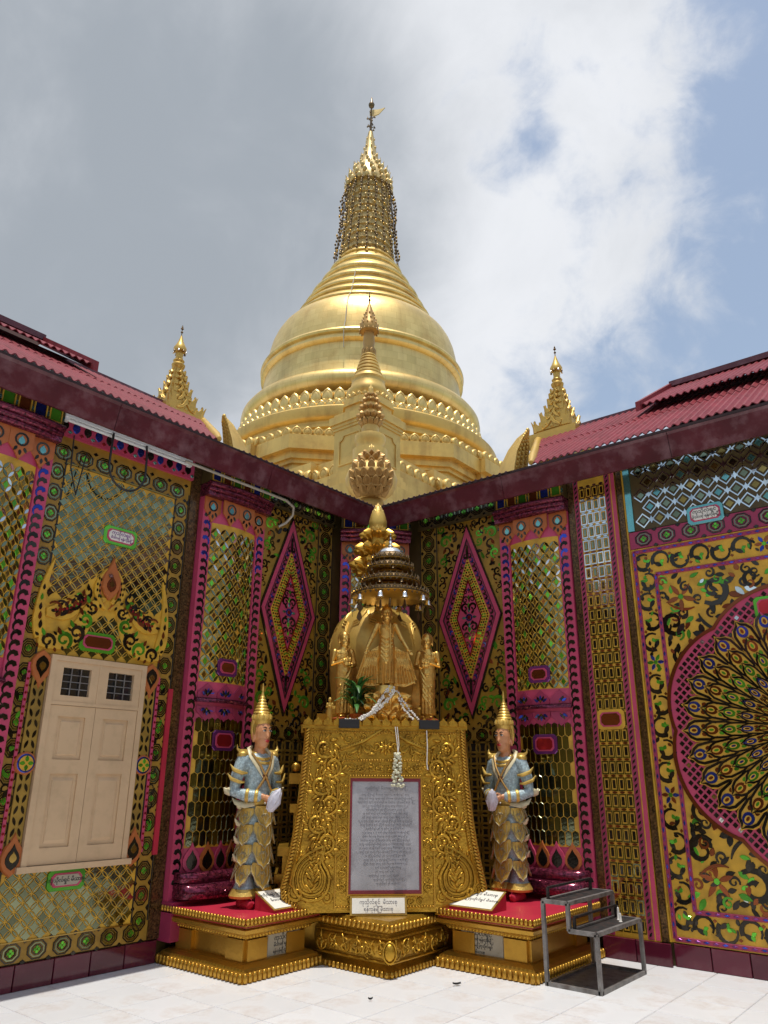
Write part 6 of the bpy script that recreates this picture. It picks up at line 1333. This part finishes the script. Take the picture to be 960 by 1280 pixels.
# ---------------------------------------------------------------- the two guardian figures
def guardian(P, rz, label, sgn, gname):
    t = thing('guardian_statue', label, 'statue', P, rz, 'guardian statues on the plinths'); t.scale = (.90, .90, 1.0)
    mb = MB(); limb(mb, [(0, 0, .80), (0, .01, 1.0), (0, .0, 1.2), (0, .01, 1.32)], [.115, .10, .12, .08], 12)
    for k in (-1, 1): limb(mb, [(k*.08, 0, .82), (k*.08, -.01, .46), (k*.085, .01, .08)], [.075, .055, .042])
    head(mb, (0, -.02, 1.505), 1.22)
    for k in (-1, 1):
        limb(mb, [(k*.19, .02, 1.27), (k*.27, .03, .99), (k*.065, -.20, .945)], [.045, .038, .026])
        d_ = Vector((-k*.45, -.9, -.25)); hand(mb, (k*.065, -.20, .945), d_, (-k, .1, .2), .95, .9*1)
    me = blob(mb, .0075, 2); me.materials.append(MATS['skin']); link('body', me, t)
    hz = 1.505; b = MB()
    for k in (-1, 1): b.ell((k*.036, -.1285, hz+.032), (.021, .006, .008), 8, 5, 0)
    b.build('eye', 'white', t, None, 60); b = MB(); [b.ell((k*.036, -.1335, hz+.032), (.010, .005, .009), 8, 5) for k in (-1, 1)]
    for k in (-1, 1): b.tube([(k*.060, -.1295, hz+.056), (k*.040, -.1315, hz+.066), (k*.014, -.1315, hz+.058)], [.003, .0065, .005], 5); b.tube([(k*.060, -.1295, hz+.037), (k*.036, -.1335, hz+.043), (k*.014, -.129, hz+.034)], .0028, 5)
    b.build('brow_line', 'black', t, None, 60); b = MB(); b.ell((0, -.135, hz-.058), (.030, .009, .008), 8, 4); b.ell((0, -.1345, hz-.067), (.024, .010, .009), 8, 4); b.build('lips', 'lip', t, None, 60)
    # jacket with sleeves
    m = MB(); m.loft([[(rx*cos(a), cy+ry*sin(a), z) for a in [2*PI*i/24 for i in range(24)]] for z, rx, ry, cy in ((.86, .165, .125, 0), (.95, .150, .115, 0), (1.08, .150, .118, 0), (1.20, .175, .125, 0), (1.29, .165, .105, .01), (1.335, .10, .075, .015))])
    for k in (-1, 1): limb(m, [(k*.18, .02, 1.275), (k*.245, .03, 1.12), (k*.275, .02, .985), (k*.20, -.08, .955), (k*.105, -.165, .945)], [.075, .068, .058, .056, .052])
    me = blob(m, .0095, 3); me.materials.append(MATS['costume']); link('jacket', me, t)
    # lower garment, two legs flaring over the feet
    m = MB(); m.loft([[(rx*cos(a), cy+ry*sin(a), z) for a in [2*PI*i/24 for i in range(24)]] for z, rx, ry, cy in ((.32, .155, .12, 0), (.50, .165, .13, 0), (.70, .175, .14, 0), (.86, .16, .125, 0), (.93, .14, .105, 0))])
    for k in (-1, 1): limb(m, [(k*.085, 0, .55), (k*.09, 0, .35), (k*.095, 0, .20)], [.085, .080, .078]); m.loft([[(k*.095+r*cos(a), r*sin(a)*1.1, z) for a in [2*PI*i/20 for i in range(20)]] for z, r in ((.26, .075), (.18, .095), (.12, .125), (.10, .13))])
    me = blob(m, .0105, 3); me.materials.append(MATS['costume']); link('trousers', me, t)
    for k in (-1, 1):
        b = MB(); b.lathe([(.122, .10), (.142, .085), (.150, .105), (.138, .125), (.118, .16)], 24, (k*.095, 0, 0)); b.build('trouser_hem', 'flapgold', t, None, 50)
        b = MB(); b.tube([(k*.095, .06, .035), (k*.095, -.06, .04), (k*.10, -.15, .03), (k*.10, -.19, .06)], [.045, .055, .035, .012], 10); b.tube([(k*.095, 0, .02), (k*.095, 0, .15)], [.055, .05], 10); b.build('boot', 'redpaint', t, None, 60)
    # cusped gold panels in overlapping tiers round the skirt
    def flap(a, z, w, h, r, tip=.05, nm='skirt_flap', matn='flapgold'):
        n = 10; b = MB(); rows = []; W = []
        for j in range(6):
            q = j/5; row = []
            for i in range(n+1):
                u = -1+2*i/n; edge = 1-.42*u*u-.10*abs(sin(u*PI*1.5)); wd = w*(.62+.55*sin(PI*(.25+.6*q)))
                aa = a+u*wd/r; rr = r+.018+.035*q*q*(1.0)+.012*(1-u*u); row.append((rr*sin(aa)*1.0, -rr*cos(aa)*.82, z-h*q*edge))
            rows.append(row)
        back = [[(x*.93, y*.93, zz) for x, y, zz in row] for row in rows]
        vs = [p for row in rows for p in row]+[p for row in back for p in row]; N_ = n+1; K = 6*N_; fs = []
        for j in range(5):
            for i in range(n): q_ = (j*N_+i, (j+1)*N_+i, (j+1)*N_+i+1, j*N_+i+1); fs.append(q_); fs.append(tuple(K+x for x in q_[::-1]))
        ed = [j*N_ for j in range(6)]+[5*N_+i for i in range(1, n+1)]+[j*N_+n for j in range(4, -1, -1)]
        for x, y in zip(ed, ed[1:]): fs.append((x, K+x, K+y, y))
        b.add(vs, fs); o = b.build(nm, matn, t, None, 40)
        b = MB(); b.tube(rows[5], .0065, 6); b.tube([rows[j][0] for j in range(1, 6)], .005, 5); b.tube([rows[j][n] for j in range(1, 6)], .005, 5); vol = [rows[3][3], rows[2][4], rows[2][6], rows[3][7], rows[4][5], rows[3][4]]; b.tube(vol, .006, 5); b.ell(rows[2][5], .014, 6, 4)
        for i_ in (2, 4, 6, 8): b.tube([rows[1][i_], rows[3][i_], rows[4][5]], .004, 4); b.build('flap_rim', 'flaprim', o, None, 60)
    for k, (z, h) in enumerate(((.36, .20), (.53, .20), (.70, .20), (.84, .17))):
        flap(0, z+.02, .090, h*1.12, .172)
        for sg in (-1, 1): flap(sg*1.12, z+.0, .072, h*.88, .160, nm='skirt_flap'); flap(sg*2.05, z+.02, .07, h*.8, .160)
    for k in range(4):      # white tipped points on the outer side
        for sg in (-1, 1): b = MB(); z = .40+.15*k; b.tube([(sg*.165, .02, z), (sg*.21, .02, z+.01), (sg*.245, .015, z+.05)], [.03, .024, .004], 7); b.build('skirt_point', 'flaprim', t, None, 60)
    # belt, hip wings, collar, straps, epaulettes, cuffs
    b = MB(); b.lathe([(.158, .855), (.175, .87), (.178, .905), (.165, .93)], 28, (0, 0, 0), 0, Matrix.Diagonal((1, .78, 1, 1))); b.build('belt', 'flapgold', t, None, 50)
    for sg in (-1, 1):
        b = MB(); b.tube([(sg*.10, -.10, .885), (sg*.19, -.06, .87), (sg*.25, .01, .89), (sg*.28, .04, .93)], [.035, .04, .03, .005], 8, flat=.5); b.build('hip_wing', 'flaprim', t, None, 60)
        b = MB(); b.tube([(sg*.13, -.055, 1.335), (sg*.06, -.125, 1.22), (-sg*.03, -.142, 1.08), (-sg*.11, -.115, .97)], .012, 6); b.build('chest_strap', 'copper', t, None, 60)
        b = MB(); b.tube([(sg*.08, .05, 1.335), (sg*.16, .03, 1.335), (sg*.225, .03, 1.34), (sg*.262, .035, 1.37), (sg*.262, .04, 1.41)], [.035, .042, .035, .018, .003], 8, flat=.6); b.build('epaulette', 'flapgold', t, None, 60)
        for z, x, s in ((1.18, .235, 1), (1.10, .262, .9)): b = MB(); b.tube([(sg*(x-.06), -.05, z-.03), (sg*(x+.01), -.062, z-.03), (sg*(x+.075), .0, z+.0), (sg*(x+.11), .02, z+.05)], [.010, .018*s, .020*s, .003], 7); b.build('arm_band', 'flapgold', t, None, 60)
        b = MB(); b.tube([(sg*.25, .09, 1.0), (sg*.31, .06, .985), (sg*.35, .05, .99), (sg*.385, .05, 1.02)], [.02, .04, .03, .004], 8); b.build('elbow_point', 'flaprim', t, None, 60)
        b = MB(); b.tube([(sg*.05, .07, 1.40), (sg*.115, .03, 1.37), (sg*.135, -.05, 1.30), (sg*.085, -.115, 1.20), (sg*.03, -.135, 1.11)], [.012, .026, .030, .024, .006], 8, flat=.45); b.build('lapel', 'flaprim', t, None, 60)
        b = MB(); b.ell((sg*.195, .02, 1.315), (.062, .066, .040), 12, 6); b.build('shoulder_plate', 'flapgold', t, None, 60)
        for q in (0, 1): c = Vector((sg*.20, -.08, .955)).lerp(Vector((sg*.105, -.165, .945)), .15+.75*q); d_ = Vector((-sg*.095, -.085, -.01)).normalized(); b = MB(); b.tube([c-d_*.018, c, c+d_*.018], [.056, .064, .056], 14); b.build('cuff', 'flapgold', t, None, 50)
    b = MB()
    for z, rx, ry, w in ((1.345, .085, .075, .016), (1.31, .115, .115, .016), (1.275, .125, .135, .014)): b.tube([(rx*sin(a), .015-ry*cos(a), z-.035*max(0, cos(a))) for a in [2*PI*i/28 for i in range(28)]], w, 6, 0, None, True)
    b.build('collar', 'flapgold', t, None, 60); b = MB(); tile(b, ngon(.032, 8), .02, 0, None, .006); b.build('chest_brooch', 'brown', t, frame((0, -.125, 1.115), (1, 0, 0), (0, 0, 1), (0, -1, 0)))
    b = MB()
    for k in range(6): b.ell((0, -.155, .92-.035*k), .011, 6, 4)
    b.build('bead_tassel', 'petalwhite', t, None, 60)
    # head dress: fitted cap, side panels, rings of the crown
    b = MB(); b.lathe([(.094, 1.60), (.106, 1.62), (.108, 1.65), (.098, 1.685), (.085, 1.70)], 26, (0, -.008, 0), 0, Matrix.Diagonal((.92, 1.05, 1, 1)))
    for i in range(12): a = 2*PI*i/12; b.tube([(.094*cos(a), .108*sin(a)-.01, 1.65), (.098*cos(a), .112*sin(a)-.01, 1.675), (.090*cos(a), .104*sin(a)-.01, 1.70)], [.015, .012, .003], 5)
    b.build('head_band', 'goldpaint', t, None, 40)
    m = MB(); m.ell((0, .02, 1.585), (.102, .105, .125), 16, 10); [m.tube([(k*.095, .0, 1.64), (k*.100, .01, 1.54), (k*.085, .02, 1.46)], [.022, .024, .014], 8) for k in (-1, 1)]; me = m.mesh('head_cloth', 'goldpaint', 60); link('head_cloth', me, t)
    b = MB(); z = 1.70; pr = [(.088, z)]
    for i in range(6): r = .085*(1-i/7.2); pr += [(r, z+i*.030), (r+.006, z+i*.030+.010), (r-.006, z+i*.030+.024)]
    pr += [(.016, z+.19), (.010, z+.22), (.014, z+.225), (.003, z+.30)]; b.lathe(pr, 22, (0, .0, 0)); b.build('crown', 'goldpaint', t, None, 35)
    for k in (-1, 1): b = MB(); b.tube([(k*.098, -.03, 1.60), (k*.102, -.03, 1.545), (k*.10, -.03, 1.50)], [.012, .016, .006], 6); b.build('ear_ornament', 'gilt', t, None, 60)
    R3 = Matrix.Rotation(rz, 3, 'Z'); cpos = Vector(P)+R3@Vector((0, -.285, .915))
    b = MB(); n = 9
    b.lathe([(.004, -.115), (.03, -.10), (.048, -.06), (.055, -.01), (.052, .03), (.036, .07), (.016, .10), (.004, .115)], 16)
    for i in range(n): a = 2*PI*i/n; b.tube([(.03*cos(a), .03*sin(a), -.10), (.056*cos(a+.2), .056*sin(a+.2), -.01), (.03*cos(a+.5), .03*sin(a+.5), .085)], [.006, .011, .005], 5)
    tag(b.build('conch_shell', 'conch', None, Matrix.LocRotScale(cpos, Euler((.35, .3, rz)), Vector((1, 1, 1))), 60), 'white ribbed conch shell held by the %s guardian' % gname, 'shell', 'conch shells held by the guardians')
guardian((.70, -2.50, .468), PI/2-.12, 'left guardian in pale blue costume and pointed crown, facing right, holding a shell', 1, 'left')
guardian((2.28, -.52, .468), -.05, 'right guardian in pale blue costume and pointed crown, facing left, holding a shell', 1, 'right')

# ---------------------------------------------------------------- candle rack
x0, x1, y0, y1 = 3.07, 3.53, -1.37, -.48; xm = 3.295; zt, zl = .62, .42
t = thing('candle_rack', 'two-step dark iron candle rack with soot-black trays standing on the floor', 'rack', (x0, y0, 0)); h = .016
def bar(a, c, name='rail', m='iron', s=h): b = MB(); b.tube([Vector(a)-t.location, Vector(c)-t.location], s*1.35, 4, 0); return b.build(name, m, t)
for x, z in ((x0, zt), (x1, zl)):
    for y in (y0, y1): bar((x, y, 0), (x, y, z), 'leg')
for y in (y0, y1): bar((xm, y, zl), (xm, y, zt), 'leg'); bar((x0, y, .016), (x1, y, .016)); bar((x0, y, zt), (xm, y, zt)); bar((xm, y, zl), (x1, y, zl))
for x in (x0, x1): bar((x, y0, .016), (x, y1, .016))
for (xa, xb, z) in ((x0, xm, zt), (xm, x1, zl)):
    bar((xa, y0, z), (xa, y1, z)); bar((xb, y0, z), (xb, y1, z))
    b = MB(); b.box(xa+.012-x0, xb-.012-x0, .012, y1-y0-.012, z-.012, z+.004)
    b.build('tray', 'soot', t)
    xr = xa+.035
    for y in (y0+.03, y1-.03): bar((xr, y, z), (xr, y, z+.10), 'post', 'soot', .011)
    bar((xr, y0+.03, z+.10), (xr, y1-.03, z+.10), 'rail', 'soot', .009)
b = MB(); b.box(.0, .46, .0, .89, .006, .010); b.build('bottom_sheet', 'iron', t)
for i, (x, y, z, s) in enumerate(((3.40, -.62, zl, 1.25), (3.45, -.70, zl, .85))):
    b = MB(); b.lathe([(.016, 0), (.012, .006), (.0105, .05*s), (.008, .075*s), (.002, .078*s)], 10); b.tube([(0, 0, .07*s), (.002, 0, .09*s)], .0015, 4)
    tag(b.build('candle', 'wax', None, Tr(x, y, z+.004), 50), ('taller white candle stub at the back of the lower rack tray', 'shorter white candle stub on the lower rack tray')[i], 'candle', 'candle stubs on the rack')
for (px, py, lab, s) in ((571, 1232, 'small dark dead leaf on the white floor right of the pedestal', .035), (463, 1251, 'tiny brown leaf scrap on the white floor before the pedestal', .018)):
    v = ray(px, py); P = CAMP+v*((.004-CAMP.z)/v.z); b = MB(); b.loft([[(x*s, w*s*k_, (.006+.012*abs(k_)+.008*x*x)*1) for k_ in (-1, 0, 1)] for x, w in ((-1, .05), (-.4, .38), (.3, .42), (1, .05))], 0, False, None, False); tag(b.build('dead_leaf', 'soot', None, Tr(P.x, P.y, .004, .9)), lab, 'leaf')
flush_petals(); flush()
